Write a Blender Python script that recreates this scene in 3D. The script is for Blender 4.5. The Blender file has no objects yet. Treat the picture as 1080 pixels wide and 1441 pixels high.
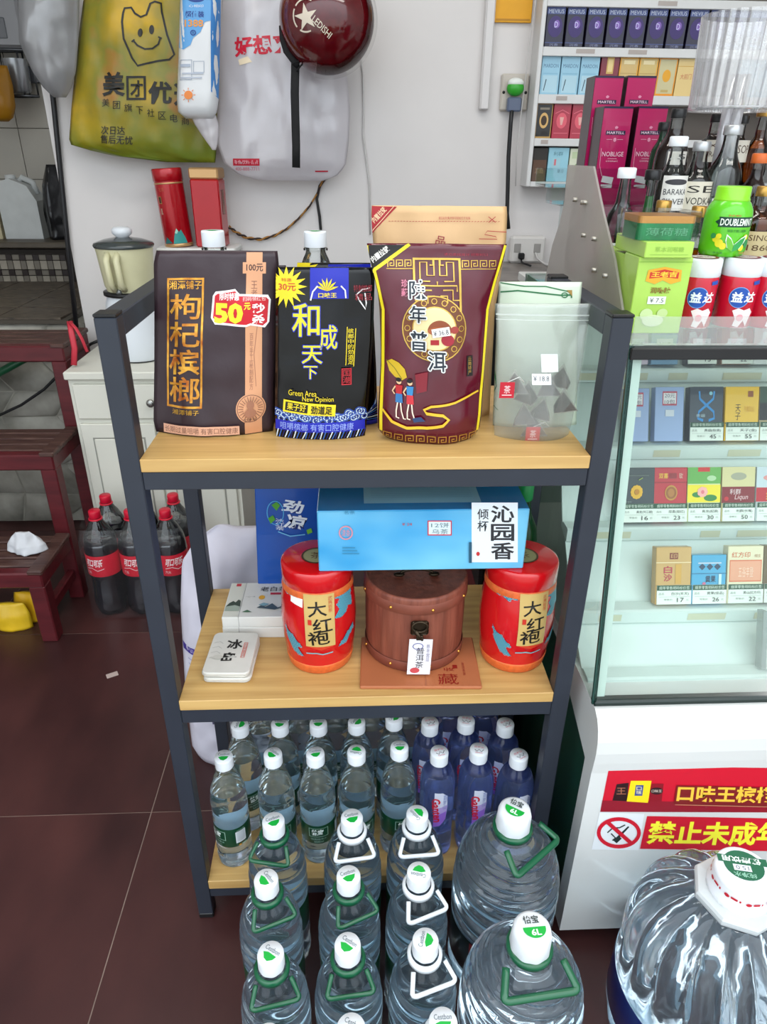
import bpy, bmesh, math, random
from math import pi, sin, cos, radians, sqrt
from mathutils import Vector, Matrix, noise
from mathutils.geometry import tessellate_polygon
scene = bpy.context.scene
COL = scene.collection
random.seed(7)
# ------------------------------------------------------------------ camera
F = 984.775
CAM = Vector((-.018725, -.772112, 1.189733))
RR = (Vector((.99899566, -.04378559, .0095128)), Vector((-.01159684, -.45773498, -.88901305)), Vector((.0432803, .88800986, -.45778304)))
cd = bpy.data.cameras.new('camera'); cam = bpy.data.objects.new('camera', cd); COL.objects.link(cam)
cd.sensor_fit = 'HORIZONTAL'; cd.sensor_width = 36; cd.lens = F / 1080 * 36; cd.clip_start = .02
m = Matrix.Identity(4)
for i in range(3):
    m[i][0] = RR[0][i]; m[i][1] = -RR[1][i]; m[i][2] = -RR[2][i]; m[i][3] = CAM[i]
cam.matrix_world = m
scene.camera = cam
# ------------------------------------------------------------------ light and exposure
scene.view_settings.view_transform = 'Standard'; scene.view_settings.look = 'None'
scene.view_settings.gamma = 1; scene.view_settings.use_curve_mapping = False
scene.view_settings.exposure = -0.1
w = bpy.data.worlds.new('world'); scene.world = w; w.use_nodes = True
nt_ = w.node_tree; bg = nt_.nodes['Background']; bg.inputs[0].default_value = (.86, .935, 1, 1)
# an overcast sky: three times as bright overhead as at the horizon, dull below it
tc_ = nt_.nodes.new('ShaderNodeTexCoord'); sp_ = nt_.nodes.new('ShaderNodeSeparateXYZ'); mr_ = nt_.nodes.new('ShaderNodeMapRange')
mr_.inputs['From Min'].default_value = 0; mr_.inputs['From Max'].default_value = 1; mr_.inputs['To Min'].default_value = 1.7; mr_.inputs['To Max'].default_value = 5.1
nt_.links.new(tc_.outputs['Generated'], sp_.inputs[0]); nt_.links.new(sp_.outputs['Z'], mr_.inputs['Value']); nt_.links.new(mr_.outputs[0], bg.inputs[1])
def area(name, loc, rot, sx, sy, power, col=(1, 1, 1)):
    l = bpy.data.lights.new(name, 'AREA'); l.shape = 'RECTANGLE'; l.size = sx; l.size_y = sy; l.energy = power; l.color = col
    o = bpy.data.objects.new(name, l); COL.objects.link(o); o.location = loc; o.rotation_euler = rot
    return o
# the shop's open front: a portal for the daylight; two unseen fill lamps added under the ceiling
o = area('front_opening_portal', (0, -1.25, 1.45), (radians(-90), 0, 0), 5.4, 3.0, 1); o.data.cycles.is_portal = True
area('ceiling_fill_light', (-.3, .35, 2.8), (0, 0, 0), 1.6, .3, 16, (1, .97, .92))
area('ceiling_fill_light', (.9, -.6, 2.8), (0, 0, 0), 1.6, .3, 16, (1, .97, .92))
cy = scene.cycles
cy.max_bounces = 32; cy.transmission_bounces = 32; cy.transparent_max_bounces = 24; cy.glossy_bounces = 6; cy.diffuse_bounces = 4
cy.sample_clamp_indirect = 6

def ray(u, v): return RR[0] * ((u - 540) / F) + RR[1] * ((v - 720.5) / F) + RR[2]
def at(u, v, y):            # the point seen at photo pixel (u, v) that lies y metres back
    d = ray(u, v); return CAM + d * ((y - CAM[1]) / d[1])
def atz(u, v, z):
    d = ray(u, v); return CAM + d * ((z - CAM[2]) / d[2])
def atx(u, v, x):
    d = ray(u, v); return CAM + d * ((x - CAM[0]) / d[0])

# ------------------------------------------------------------------ materials
def lin(c): return c / 12.92 if c <= .04045 else ((c + .055) / 1.055) ** 2.4
def hx(h): return tuple(lin(int(h[i:i + 2], 16) / 255) for i in (0, 2, 4)) + (1,)
MC = {}
def M(key, col='ffffff', rough=.5, metal=0, coat=0, var=0, scale=20, bump=0, trans=0, ior=1.45, stretch=None, spec=.5, col2=None, detail=4, bdist=.002):
    if key in MC: return MC[key]
    mt = bpy.data.materials.new(key); mt.use_nodes = True; MC[key] = mt
    nt = mt.node_tree; b = nt.nodes['Principled BSDF']; L = nt.links
    c = hx(col)
    b.inputs['Base Color'].default_value = c; b.inputs['Roughness'].default_value = rough; b.inputs['Metallic'].default_value = metal
    b.inputs['Coat Weight'].default_value = coat; b.inputs['Transmission Weight'].default_value = trans; b.inputs['IOR'].default_value = ior
    b.inputs['Specular IOR Level'].default_value = spec
    if var or bump or col2:
        tc = nt.nodes.new('ShaderNodeTexCoord'); mp = nt.nodes.new('ShaderNodeMapping'); L.new(tc.outputs['Object'], mp.inputs[0])
        if stretch: mp.inputs['Scale'].default_value = stretch
        n = nt.nodes.new('ShaderNodeTexNoise'); n.inputs['Scale'].default_value = scale; n.inputs['Detail'].default_value = detail; L.new(mp.outputs[0], n.inputs['Vector'])
        if var or col2:
            r = nt.nodes.new('ShaderNodeValToRGB'); L.new(n.outputs[0], r.inputs[0]); L.new(r.outputs[0], b.inputs['Base Color'])
            e = r.color_ramp.elements; e[0].position = .32; e[1].position = .68
            if col2: e[0].color = c; e[1].color = hx(col2)
            else:
                e[0].color = tuple(max(0, x * (1 - var)) for x in c[:3]) + (1,); e[1].color = tuple(min(1, x * (1 + var)) for x in c[:3]) + (1,)
        if bump:
            bp = nt.nodes.new('ShaderNodeBump'); bp.inputs['Strength'].default_value = bump; bp.inputs['Distance'].default_value = bdist
            L.new(n.outputs[0], bp.inputs['Height']); L.new(bp.outputs[0], b.inputs['Normal'])
    return mt
def ink(h, rough=.4): return M('ink_' + h + ('' if rough == .4 else str(rough)), h, rough)
def foil(h): return M('foil_' + h, h, .28, .75, bump=.15, scale=60, var=.12)
def clear(key, col='ffffff', f=1.0, tint=None):       # a thin clear sheet: passes light straight through and mirrors a little
    if key in MC: return MC[key]
    mt = bpy.data.materials.new(key); mt.use_nodes = True; MC[key] = mt
    nt = mt.node_tree; nt.nodes.clear(); N = nt.nodes.new; L = nt.links.new
    t = N('ShaderNodeBsdfTransparent'); t.inputs[0].default_value = hx(col)
    g = N('ShaderNodeBsdfGlossy'); g.inputs['Roughness'].default_value = .03
    fr = N('ShaderNodeFresnel'); fr.inputs[0].default_value = 1.45
    ml = N('ShaderNodeMath'); ml.operation = 'MULTIPLY'; ml.inputs[1].default_value = f; L(fr.outputs[0], ml.inputs[0])
    mx = N('ShaderNodeMixShader'); L(ml.outputs[0], mx.inputs[0]); L(t.outputs[0], mx.inputs[1]); L(g.outputs[0], mx.inputs[2])
    o = N('ShaderNodeOutputMaterial'); L(mx.outputs[0], o.inputs[0])
    return mt
def film(key, col, alpha, rough=.3, gloss=.12, trl=.5):   # translucent plastic film: part see-through, part milky, with a sheen
    if key in MC: return MC[key]
    mt = bpy.data.materials.new(key); mt.use_nodes = True; MC[key] = mt
    nt = mt.node_tree; nt.nodes.clear(); N = nt.nodes.new; L = nt.links.new
    t = N('ShaderNodeBsdfTransparent'); d = N('ShaderNodeBsdfDiffuse'); d.inputs[0].default_value = hx(col)
    tl = N('ShaderNodeBsdfTranslucent'); tl.inputs[0].default_value = hx(col)
    a = N('ShaderNodeMixShader'); a.inputs[0].default_value = trl; L(d.outputs[0], a.inputs[1]); L(tl.outputs[0], a.inputs[2])
    bm_ = N('ShaderNodeMixShader'); bm_.inputs[0].default_value = alpha; L(t.outputs[0], bm_.inputs[1]); L(a.outputs[0], bm_.inputs[2])
    g = N('ShaderNodeBsdfGlossy'); g.inputs['Roughness'].default_value = rough
    c = N('ShaderNodeMixShader'); c.inputs[0].default_value = gloss; L(bm_.outputs[0], c.inputs[1]); L(g.outputs[0], c.inputs[2])
    tc = N('ShaderNodeTexCoord'); n = N('ShaderNodeTexNoise'); n.inputs['Scale'].default_value = 26; n.inputs['Detail'].default_value = 5; L(tc.outputs['Object'], n.inputs['Vector'])
    bp = N('ShaderNodeBump'); bp.inputs['Strength'].default_value = .35; bp.inputs['Distance'].default_value = .004; L(n.outputs[0], bp.inputs['Height'])
    for q in (d, tl, g): L(bp.outputs[0], q.inputs['Normal'])
    o = N('ShaderNodeOutputMaterial'); L(c.outputs[0], o.inputs[0])
    return mt

# ------------------------------------------------------------------ object helpers
def tag(o, label=None, cat=None, group=None, kind=None):
    if label: o['label'] = label
    if cat: o['category'] = cat
    if group: o['group'] = group
    if kind: o['kind'] = kind
    return o
def thing(name, label, cat, loc=(0, 0, 0), rotz=0, group=None):
    o = bpy.data.objects.new(name, None); COL.objects.link(o); o.location = loc; o.rotation_euler = (0, 0, rotz); o.empty_display_size = .02
    return tag(o, label, cat, group)
def copy_tree(o, parent=None):
    c = o.copy(); COL.objects.link(c)
    if parent: c.parent = parent
    for ch in list(o.children): copy_tree(ch, c)
    return c
class MB:
    def __init__(s): s.v = []; s.f = []; s.m = []; s.s = []; s.mats = []
    def mi(s, mat):
        if mat not in s.mats: s.mats.append(mat)
        return s.mats.index(mat)
    def add(s, vs, fs, mat, smooth=False):
        b = len(s.v); k = s.mi(mat); s.v += [tuple(x) for x in vs]
        for f in fs: s.f.append([b + i for i in f]); s.m.append(k); s.s.append(smooth)
        return s
    def box(s, x0, x1, y0, y1, z0, z1, mat, c=0.0):
        if x1 < x0: x0, x1 = x1, x0
        if z1 < z0: z0, z1 = z1, z0
        if y1 < y0: y0, y1 = y1, y0
        if c <= 0:
            vs = [(x, y, z) for z in (z0, z1) for y in (y0, y1) for x in (x0, x1)]
            return s.add(vs, [(0, 2, 3, 1), (4, 5, 7, 6), (0, 1, 5, 4), (2, 6, 7, 3), (0, 4, 6, 2), (1, 3, 7, 5)], mat)
        vs = []; idx = {}
        X = (x0, x1); Y = (y0, y1); Z = (z0, z1); ci = (c, -c)
        for i in (0, 1):
            for j in (0, 1):
                for k in (0, 1):
                    p = (X[i], Y[j], Z[k]); q = (X[i] + ci[i], Y[j] + ci[j], Z[k] + ci[k])
                    idx[i, j, k, 0] = len(vs); vs.append((p[0], q[1], q[2]))
                    idx[i, j, k, 1] = len(vs); vs.append((q[0], p[1], q[2]))
                    idx[i, j, k, 2] = len(vs); vs.append((q[0], q[1], p[2]))
        fs = []
        sq = [(0, 0), (1, 0), (1, 1), (0, 1)]
        for a in (0, 1):
            fs.append([idx[a, p, q, 0] for p, q in sq]); fs.append([idx[p, a, q, 1] for p, q in sq]); fs.append([idx[p, q, a, 2] for p, q in sq])
        for a in (0, 1):
            for b in (0, 1):
                fs.append([idx[a, b, 0, 0], idx[a, b, 1, 0], idx[a, b, 1, 1], idx[a, b, 0, 1]])
                fs.append([idx[a, 0, b, 0], idx[a, 1, b, 0], idx[a, 1, b, 2], idx[a, 0, b, 2]])
                fs.append([idx[0, a, b, 1], idx[1, a, b, 1], idx[1, a, b, 2], idx[0, a, b, 2]])
        for i in (0, 1):
            for j in (0, 1):
                for k in (0, 1): fs.append([idx[i, j, k, t] for t in (0, 1, 2)])
        return s.add(vs, fs, mat)
    def prism(s, pts, y0, y1, mat, axis='y'):        # pts in the plane, pushed along an axis
        n = len(pts)
        def P(a, b, t): return (a, t, b) if axis == 'y' else ((t, a, b) if axis == 'x' else (a, b, t))
        vs = [P(a, b, y0) for a, b in pts] + [P(a, b, y1) for a, b in pts]
        return s.add(vs, [list(range(n)), list(range(2 * n - 1, n - 1, -1))] + [[i, i + n, (i + 1) % n + n, (i + 1) % n] for i in range(n)], mat)
    def lathe(s, prof, mat, seg=32, c=(0, 0), rf=None, smooth=True, caps=True, a0=0, a1=2 * pi, z=0):
        full = abs(a1 - a0) > 2 * pi - 1e-6; n = seg if full else seg + 1
        vs = []
        for r, h in prof:
            for i in range(n):
                t = a0 + (a1 - a0) * i / seg; q = r * (rf(h, t) if rf else 1)
                vs.append((c[0] + q * sin(t), c[1] - q * cos(t), z + h))
        fs = []
        for j in range(len(prof) - 1):
            for i in range(n if full else n - 1):
                k = (i + 1) % n; fs.append([j * n + i, j * n + k, (j + 1) * n + k, (j + 1) * n + i])
        s.add(vs, fs, mat, smooth)
        if caps and full:
            if prof[0][0] > 1e-6: s.add(vs[:n], [list(range(n - 1, -1, -1))], mat)
            if prof[-1][0] > 1e-6: s.add(vs[-n:], [list(range(n))], mat)
        return s
    def tube(s, path, r, mat, seg=8, closed=False, flat=None, caps=True):
        P = [Vector(p) for p in path]; n = len(P); vs = []; up = None
        for i in range(n):
            a = P[i - 1] if (i or closed) else P[i]; b = P[(i + 1) % n] if (i < n - 1 or closed) else P[i]
            d = (b - a).normalized()
            if up is None: up = Vector((0, 0, 1)) if abs(d.z) < .9 else Vector((0, 1, 0))
            x = d.cross(up).normalized(); yv = x.cross(d).normalized(); up = yv
            rr = r[i] if isinstance(r, (list, tuple)) else r
            for k in range(seg):
                t = 2 * pi * k / seg; vs.append(P[i] + x * (rr * cos(t)) + yv * ((flat or rr) * sin(t)))
        fs = []
        for i in range(n if closed else n - 1):
            j = (i + 1) % n
            for k in range(seg): q = (k + 1) % seg; fs.append([i * seg + k, i * seg + q, j * seg + q, j * seg + k])
        if not closed and caps: fs += [list(range(seg - 1, -1, -1)), list(range((n - 1) * seg, n * seg))]
        return s.add(vs, fs, mat, True)
    def sphere(s, c, r, mat, seg=16, rings=10, sc=(1, 1, 1)):
        prof = [(sin(pi * i / rings), -cos(pi * i / rings)) for i in range(rings + 1)]
        vs = []; fs = []
        for a, h in prof:
            for i in range(seg): t = 2 * pi * i / seg; vs.append((c[0] + r * sc[0] * a * sin(t), c[1] - r * sc[1] * a * cos(t), c[2] + r * sc[2] * h))
        for j in range(rings):
            for i in range(seg): k = (i + 1) % seg; fs.append([j * seg + i, j * seg + k, (j + 1) * seg + k, (j + 1) * seg + i])
        return s.add(vs, fs, mat, True)
    def build(s, name, parent=None, loc=None, sharp=True):
        me = bpy.data.meshes.new(name); me.from_pydata(s.v, [], s.f)
        for mt in s.mats: me.materials.append(mt)
        me.polygons.foreach_set('material_index', s.m); me.polygons.foreach_set('use_smooth', s.s); me.update()
        bm = bmesh.new(); bm.from_mesh(me); bmesh.ops.recalc_face_normals(bm, faces=bm.faces); bm.to_mesh(me); bm.free()
        o = bpy.data.objects.new(name, me); COL.objects.link(o)
        if parent: o.parent = parent
        if loc: o.location = loc
        return o
def part(name, parent, fn, *a, **k):
    b = MB(); getattr(b, fn)(*a, **k); return b.build(name, parent)
def struct(o): o['kind'] = 'structure'; return o

TXT = {}
def glyphs(t, bold=0):
    if (t, bold) not in TXT:
        cu = bpy.data.curves.new('tmp', 'FONT'); cu.body = t; cu.size = 1; cu.offset = bold; cu.resolution_u = 2; cu.fill_mode = 'FRONT'
        o = bpy.data.objects.new('tmp', cu); COL.objects.link(o)
        dg = bpy.context.evaluated_depsgraph_get(); ev = o.evaluated_get(dg); me = ev.to_mesh()
        vs = [(v.co.x, v.co.y) for v in me.vertices]; fs = [list(p.vertices) for p in me.polygons]
        ev.to_mesh_clear(); bpy.data.objects.remove(o); bpy.data.curves.remove(cu)
        xs = [a for a, b in vs] or [0, 1]; ys = [b for a, b in vs] or [0, 1]
        TXT[t, bold] = (vs, fs, min(xs), max(xs), min(ys), max(ys))
    return TXT[t, bold]
class Print:                 # flat printed matter: words, rules, discs and patches, y counted downwards; laid onto a surface by build()
    def __init__(s, tf=None): s.it = []; s.tf = tf or (lambda x, y: (x * .001, -y * .001)); s.L = 0
    def raw(s, vs, fs, mat): s.it.append(([s.tf(*p) for p in vs], fs, mat, s.L)); s.L += 1; return s
    def poly(s, pts, mat):
        tri = tessellate_polygon([[Vector((a, b, 0)) for a, b in pts]]); return s.raw(pts, [list(t) for t in tri], mat)
    def rect(s, x0, y0, x1, y1, mat): return s.raw([(x0, y0), (x1, y0), (x1, y1), (x0, y1)], [[0, 1, 2, 3]], mat)
    def frame(s, x0, y0, x1, y1, t, mat):
        return s.raw([(x0, y0), (x1, y0), (x1, y1), (x0, y1), (x0 + t, y0 + t), (x1 - t, y0 + t), (x1 - t, y1 - t), (x0 + t, y1 - t)], [[0, 1, 5, 4], [1, 2, 6, 5], [2, 3, 7, 6], [3, 0, 4, 7]], mat)
    def disc(s, x, y, rx, ry, mat, n=28, a0=0, a1=2 * pi): return s.raw([(x, y)] + [(x + rx * cos(a0 + (a1 - a0) * i / n), y + ry * sin(a0 + (a1 - a0) * i / n)) for i in range(n + 1)], [[0, i, i + 1] for i in range(1, n + 1)], mat)
    def ring(s, x, y, rx, ry, t, mat, n=32):
        vs = []; fs = []
        for i in range(n): a = 2 * pi * i / n; vs += [(x + rx * cos(a), y + ry * sin(a)), (x + (rx - t) * cos(a), y + (ry - t) * sin(a))]
        for i in range(n): j = (i + 1) % n; fs.append([2 * i, 2 * j, 2 * j + 1, 2 * i + 1])
        return s.raw(vs, fs, mat)
    def star(s, x, y, r1, r2, n, mat, rot=0):
        pts = [(x + (r1 if i % 2 == 0 else r2) * cos(rot + pi * i / n), y + (r1 if i % 2 == 0 else r2) * sin(rot + pi * i / n)) for i in range(2 * n)]
        return s.raw([(x, y)] + pts, [[0, i + 1, (i + 1) % (2 * n) + 1] for i in range(2 * n)], mat)
    def line(s, pts, w, mat):
        n = len(pts); vs = []; W = w if isinstance(w, (list, tuple)) else [w] * n
        for i in range(n):
            a = pts[max(0, i - 1)]; b = pts[min(n - 1, i + 1)]; dx, dy = b[0] - a[0], b[1] - a[1]; l = math.hypot(dx, dy) or 1
            vs += [(pts[i][0] - dy / l * W[i] / 2, pts[i][1] + dx / l * W[i] / 2), (pts[i][0] + dy / l * W[i] / 2, pts[i][1] - dx / l * W[i] / 2)]
        return s.raw(vs, [[2 * i, 2 * i + 1, 2 * i + 3, 2 * i + 2] for i in range(n - 1)], mat)
    def text(s, t, x0, y0, x1, y1, mat, bold=0, rot=0, vert=False, slant=0):
        if vert:
            n = len(t); h = (y1 - y0) / n
            for i, ch in enumerate(t): s.text(ch, x0, y0 + h * (i + .04), x1, y0 + h * (i + .96), mat, bold, rot, False, slant); s.L -= 1
            s.L += 1; return s
        vs, fs, a, b, c, d = glyphs(t, bold)
        if b - a < 1e-6 or d - c < 1e-6: return s
        cx, cy_ = (x0 + x1) / 2, (y0 + y1) / 2; out = []
        for p, q in vs:
            u = (p - a) / (b - a) - .5; w_ = .5 - (q - c) / (d - c)
            X = u * (x1 - x0) - slant * w_ * (y1 - y0); Y = w_ * (y1 - y0)
            out.append((cx + X * cos(rot) - Y * sin(rot), cy_ + X * sin(rot) + Y * cos(rot)))
        return s.raw(out, fs, mat)
    def otext(s, t, x0, y0, x1, y1, mat, w_, n=8):      # the wide outline behind a character
        for k in range(n): an = 2 * pi * k / n; s.text(t, x0 + w_ * cos(an), y0 + w_ * sin(an), x1 + w_ * cos(an), y1 + w_ * sin(an), mat, .012); s.L -= 1
        s.L += 1; return s
    def build(s, name, parent, mp, cut=0, base=.0005, dh=.00012, label=None):
        bm = bmesh.new(); mats = []; dh = min(dh, .0032 / max(1, s.L))
        for vs, fs, mat, L in s.it:
            if mat not in mats: mats.append(mat)
            bv = [bm.verts.new((u, v, base + dh * L)) for u, v in vs]
            for f in fs:
                try: fc = bm.faces.new([bv[i] for i in f]); fc.material_index = mats.index(mat); fc.smooth = cut > 0
                except ValueError: pass
        if cut and bm.verts:
            for ax in (0, 1):
                lo = min(v.co[ax] for v in bm.verts); hi = max(v.co[ax] for v in bm.verts); k = math.floor(lo / cut) + 1
                while k * cut < hi:
                    co = [0, 0, 0]; no = [0, 0, 0]; co[ax] = k * cut; no[ax] = 1
                    bmesh.ops.bisect_plane(bm, geom=bm.verts[:] + bm.edges[:] + bm.faces[:], plane_co=co, plane_no=no, dist=1e-7); k += 1
        for v in bm.verts: v.co = mp(v.co.x, v.co.y, v.co.z)
        bm.normal_update()
        me = bpy.data.meshes.new(name); bm.to_mesh(me); bm.free()
        for mt in mats: me.materials.append(mt)
        o = bpy.data.objects.new(name, me); COL.objects.link(o); o.parent = parent
        if label: o['label'] = label
        return o
def on_y(y, root):           # print plane facing the shop front, in photo pixels, for a thing standing at root
    R = Vector(root)
    return (lambda px, py: (at(px, py, y)[0] - R[0], at(px, py, y)[2] - R[2])), (lambda u, v, h: (u, y - R[1] - h, v))
def on_cyl(R, c=(0, 0)):     # R(z) gives the radius
    return lambda u, v, h: (c[0] + (R(v) + h) * sin(u / R(v)), c[1] - (R(v) + h) * cos(u / R(v)), v)
def on_top(z): return lambda u, v, h: (u, v, z + h)

def bag(rows, mat, nx=26, nz=30, wr=.002, seed=0, pw=2.5, back=1.0, ws=20, wz=.5, top_open=False):
    """a soft bag from rows (z, x_left, x_right, half thickness) low to high; returns its mesh builder and front(x, z, lift)"""
    rows = sorted(rows)
    def row(z):
        z = min(max(z, rows[0][0]), rows[-1][0])
        for a, b in zip(rows, rows[1:]):
            if z <= b[0]:
                t = (z - a[0]) / max(1e-9, b[0] - a[0]); return [a[k] + (b[k] - a[k]) * t for k in (1, 2, 3)]
        return rows[-1][1:]
    def prof(x, z):
        xl, xr, t = row(z); q = min(1, max(0, (x - xl) / max(1e-9, xr - xl))); e = 1 - abs(2 * q - 1) ** pw
        n = noise.noise(Vector((x * ws + seed, seed * 1.7, z * ws * wz))) + .5 * noise.noise(Vector((x * ws * 2.3 + seed, 3.1 + z * ws, z * ws * 1.1)))
        return t * e, wr * n * min(1, e * 3)
    b = MB(); z0, z1 = rows[0][0], rows[-1][0]; fr = []; bk = []; N = nx + 1
    for j in range(nz + 1):
        z = z0 + (z1 - z0) * j / nz; xl, xr, t = row(z)
        for i in range(nx + 1):
            x = xl + (xr - xl) * i / nx; th, n = prof(x, z); fr.append((x, -th + n, z)); bk.append((x, th * back + n * .7, z))
    def front(x, z, h=0):            # the height of the built grid itself, so that print never sinks into it
        z = min(max(z, z0 + .0006), z1); q = (z - z0) / (z1 - z0) * nz; j = min(nz - 1, int(q)); q -= j
        xl = fr[j * N][0] * (1 - q) + fr[(j + 1) * N][0] * q; xr = fr[j * N + nx][0] * (1 - q) + fr[(j + 1) * N + nx][0] * q
        x = min(max(x, xl), xr); p = (x - xl) / max(1e-9, xr - xl) * nx; i = min(nx - 1, int(p)); p -= i
        Y = lambda a, c: fr[c * N + a][1]
        return (x, min((Y(i, j) * (1 - p) + Y(i + 1, j) * p) * (1 - q) + (Y(i, j + 1) * (1 - p) + Y(i + 1, j + 1) * p) * q, 9) - h, z)
    g = [[j * N + i, j * N + i + 1, (j + 1) * N + i + 1, (j + 1) * N + i] for j in range(nz) for i in range(nx)]
    o = len(fr); fs = g + [[q + o for q in reversed(f)] for f in g]
    fs += [[i, i + o, i + 1 + o, i + 1] for i in range(nx)]
    if not top_open: fs += [[nz * N + i, nz * N + i + 1, nz * N + i + 1 + o, nz * N + i + o] for i in range(nx)]
    b.add(fr + bk, fs, mat, True)
    return b, front
def weld(o, d=1e-5):
    bm = bmesh.new(); bm.from_mesh(o.data); bmesh.ops.remove_doubles(bm, verts=bm.verts, dist=d); bmesh.ops.recalc_face_normals(bm, faces=bm.faces); bm.to_mesh(o.data); bm.free(); return o
# ------------------------------------------------------------------ the room
m_wall = M('wall_paint', 'd2cecc', .7, var=.04, scale=3, bump=.08)
m_ceil = M('ceiling_paint', 'd8d8d6', .8, var=.02, scale=2)
m_tile = M('floor_tile_glaze', '30191a', .36, var=0, col2='4c2b29', scale=3.2, stretch=(1.6, .8, 1), bump=.05, detail=8)
m_grout = M('floor_grout', '8d7a70', .8, var=.15)
m_white = M('white_enamel', 'd9dad6', .4, var=.03, scale=6)
m_black = M('black_plastic', '141416', .4, var=.1)
WY = 1.48
fl = struct(part('floor', None, 'box', -2.6, 2.6, -1.2, 2.75, -.06, -.0012, m_grout))
tm = MB().box(.0011, .5989, .0011, .5989, -.0035, 0, m_tile)
t0 = tm.build('tile', fl); first = True
for i in range(-4, 6):
    for j in range(-6, 5):
        x, y = -.433 + .6 * i, .2255 + .6 * j
        if x < -2.65 or x > 2.3 or y > 2.5 or y < -1.2: continue
        o = t0 if first else t0.copy()
        if not first: COL.objects.link(o)
        first = False; o.location = (x, y, 0)
struct(part('wall_back', None, 'box', -.85, 2.6, WY, WY + .12, -.06, 2.9, m_wall))
struct(part('wall_right', None, 'box', 2.6, 2.7, -1.2, 2.75, -.06, 2.9, m_wall))
struct(part('wall_left', None, 'box', -2.7, -2.6, -1.2, 2.87, -.06, 2.9, m_wall))
struct(part('ceiling', None, 'box', -2.7, 2.7, -1.2, 2.87, 2.9, 3.0, m_ceil))
struct(part('ground', None, 'box', -9, 9, -14, -1.2, -.08, -.02, M('pavement', 'a9a6a0', .9, var=.1, scale=4)))
m_stone = M('whitewashed_stone', 'aaa79d', .9, var=.0, col2='6c695f', scale=7, bump=.7, bdist=.02)
lw = struct(part('wall_low', None, 'box', -2.6, -.86, 1.5, 1.62, -.06, .70, M('stone_mortar', '8a877d', .95, var=.2)))
# rough stones of the low wall, each with its own crooked outline
random.seed(3); jx = {}
def corner(i, j):
    if (i, j) not in jx: jx[i, j] = (random.uniform(-.045, .045), random.uniform(-.022, .022))
    a, b = jx[i, j]; return (-1.95 + .182 * i + (.09 if j % 2 else 0) + a, max(.0, min(.70, .1 * j + (b if 0 < j < 7 else 0))))
for j in range(7):
    for i in range(7):
        pts = [corner(i, j), corner(i + 1, j), corner(i + 1, j + 1), corner(i, j + 1)]; pts = [(min(-.866, x), z) for x, z in pts]
        cx_, cz_ = sum(p[0] for p in pts) / 4, sum(p[1] for p in pts) / 4
        if max(p[0] for p in pts) - min(p[0] for p in pts) < .05: continue
        sh_ = [(cx_ + (x - cx_) * .97, cz_ + (z - cz_) * .96) for x, z in pts]; sh2 = [(cx_ + (x - cx_) * .86, cz_ + (z - cz_) * .82) for x, z in pts]; d = random.uniform(.008, .018)
        B = MB(); B.add([(x, 1.5, z) for x, z in sh_] + [(x, 1.5 - d, z) for x, z in sh2], [(4, 5, 6, 7), (0, 1, 5, 4), (1, 2, 6, 5), (2, 3, 7, 6), (3, 0, 4, 7)], m_stone, True); B.build('stone', lw)
# tiled kitchen recess behind the wall's left end
m_wt = M('wall_tile_glaze', 'a8a398', .35, var=.06, scale=3)
ra = struct(part('wall_recess', None, 'box', -2.6, .3, 2.75, 2.87, -.06, 2.9, M('tile_joint', '6f6a62', .9)))
tmm = MB().box(.0015, .2985, -.006, .004, .0015, .1985, m_wt, .001); t1 = tmm.build('tile', ra); first = True
for i in range(6):
    for j in range(8):
        o = t1 if first else t1.copy()
        if not first: COL.objects.link(o)
        first = False; o.location = (-2.05 + .3 * i + (0 if j % 2 else .0), 2.75, .865 + .2 * j)
_t = MB(); _t.tube([at(66, 80, WY - .012), at(75, 140, WY - .012), at(93, 320, WY - .012), at(112, 505, WY - .012)], .0075, M('black_edge_strip', '17171a', .4), 8); struct(_t.build('trim_1'))
# tiled ledge and the kitchen bench
led = thing('tiled_ledge', 'brown patterned tile ledge on the low wall behind the red stand', 'ledge', (-1.5, 1.9, .62))
part('slab', led, 'box', -1.0, .6, -.42, .3, .082, .094, M('ledge_bed', '4a443c', .9))
m_lt = M('ledge_tile', '5a5044', .45, var=0, col2='342d26', scale=34, stretch=(1, 2.2, 1), detail=3)
lt = MB().box(.002, .198, .002, .158, 0, .007, m_lt, .001); l0 = None
for i in range(6):
    for j in range(4):
        if l0 is None: l0 = lt.build('tile', led); o = l0
        else: o = l0.copy(); COL.objects.link(o)
        o.location = (-.62 + .2 * i, -.42 + .17 * j, .094)
ben = thing('kitchen_bench', 'kitchen bench with basketweave tile front behind the low wall', 'bench', (-1.5, 2.45, 0))
part('body', ben, 'box', -1.0, .9, -.24, .28, .62, .835, M('bench_mortar', '25201c', .9))
part('worktop', ben, 'box', -1.0, .9, -.26, .28, .84, .862, M('bench_top', '4e463b', .5, var=.2), .004)
m_bl = M('weave_tile_light', '8f887b', .4, var=.15); m_bd = M('weave_tile_dark', '241a17', .35)
lh = MB().box(-.036, .036, -.005, 0, -.017, .017, m_bl, .001); lv = MB().box(-.012, .012, -.005, 0, -.019, .019, m_bl, .001); ds = MB().box(-.011, .011, -.005, 0, -.011, .011, m_bd, .001)
pr = {}
def rep(key, mb, name, parent, loc):
    if key not in pr: pr[key] = mb.build(name, parent); o = pr[key]
    else: o = pr[key].copy(); COL.objects.link(o)
    o.location = loc
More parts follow.
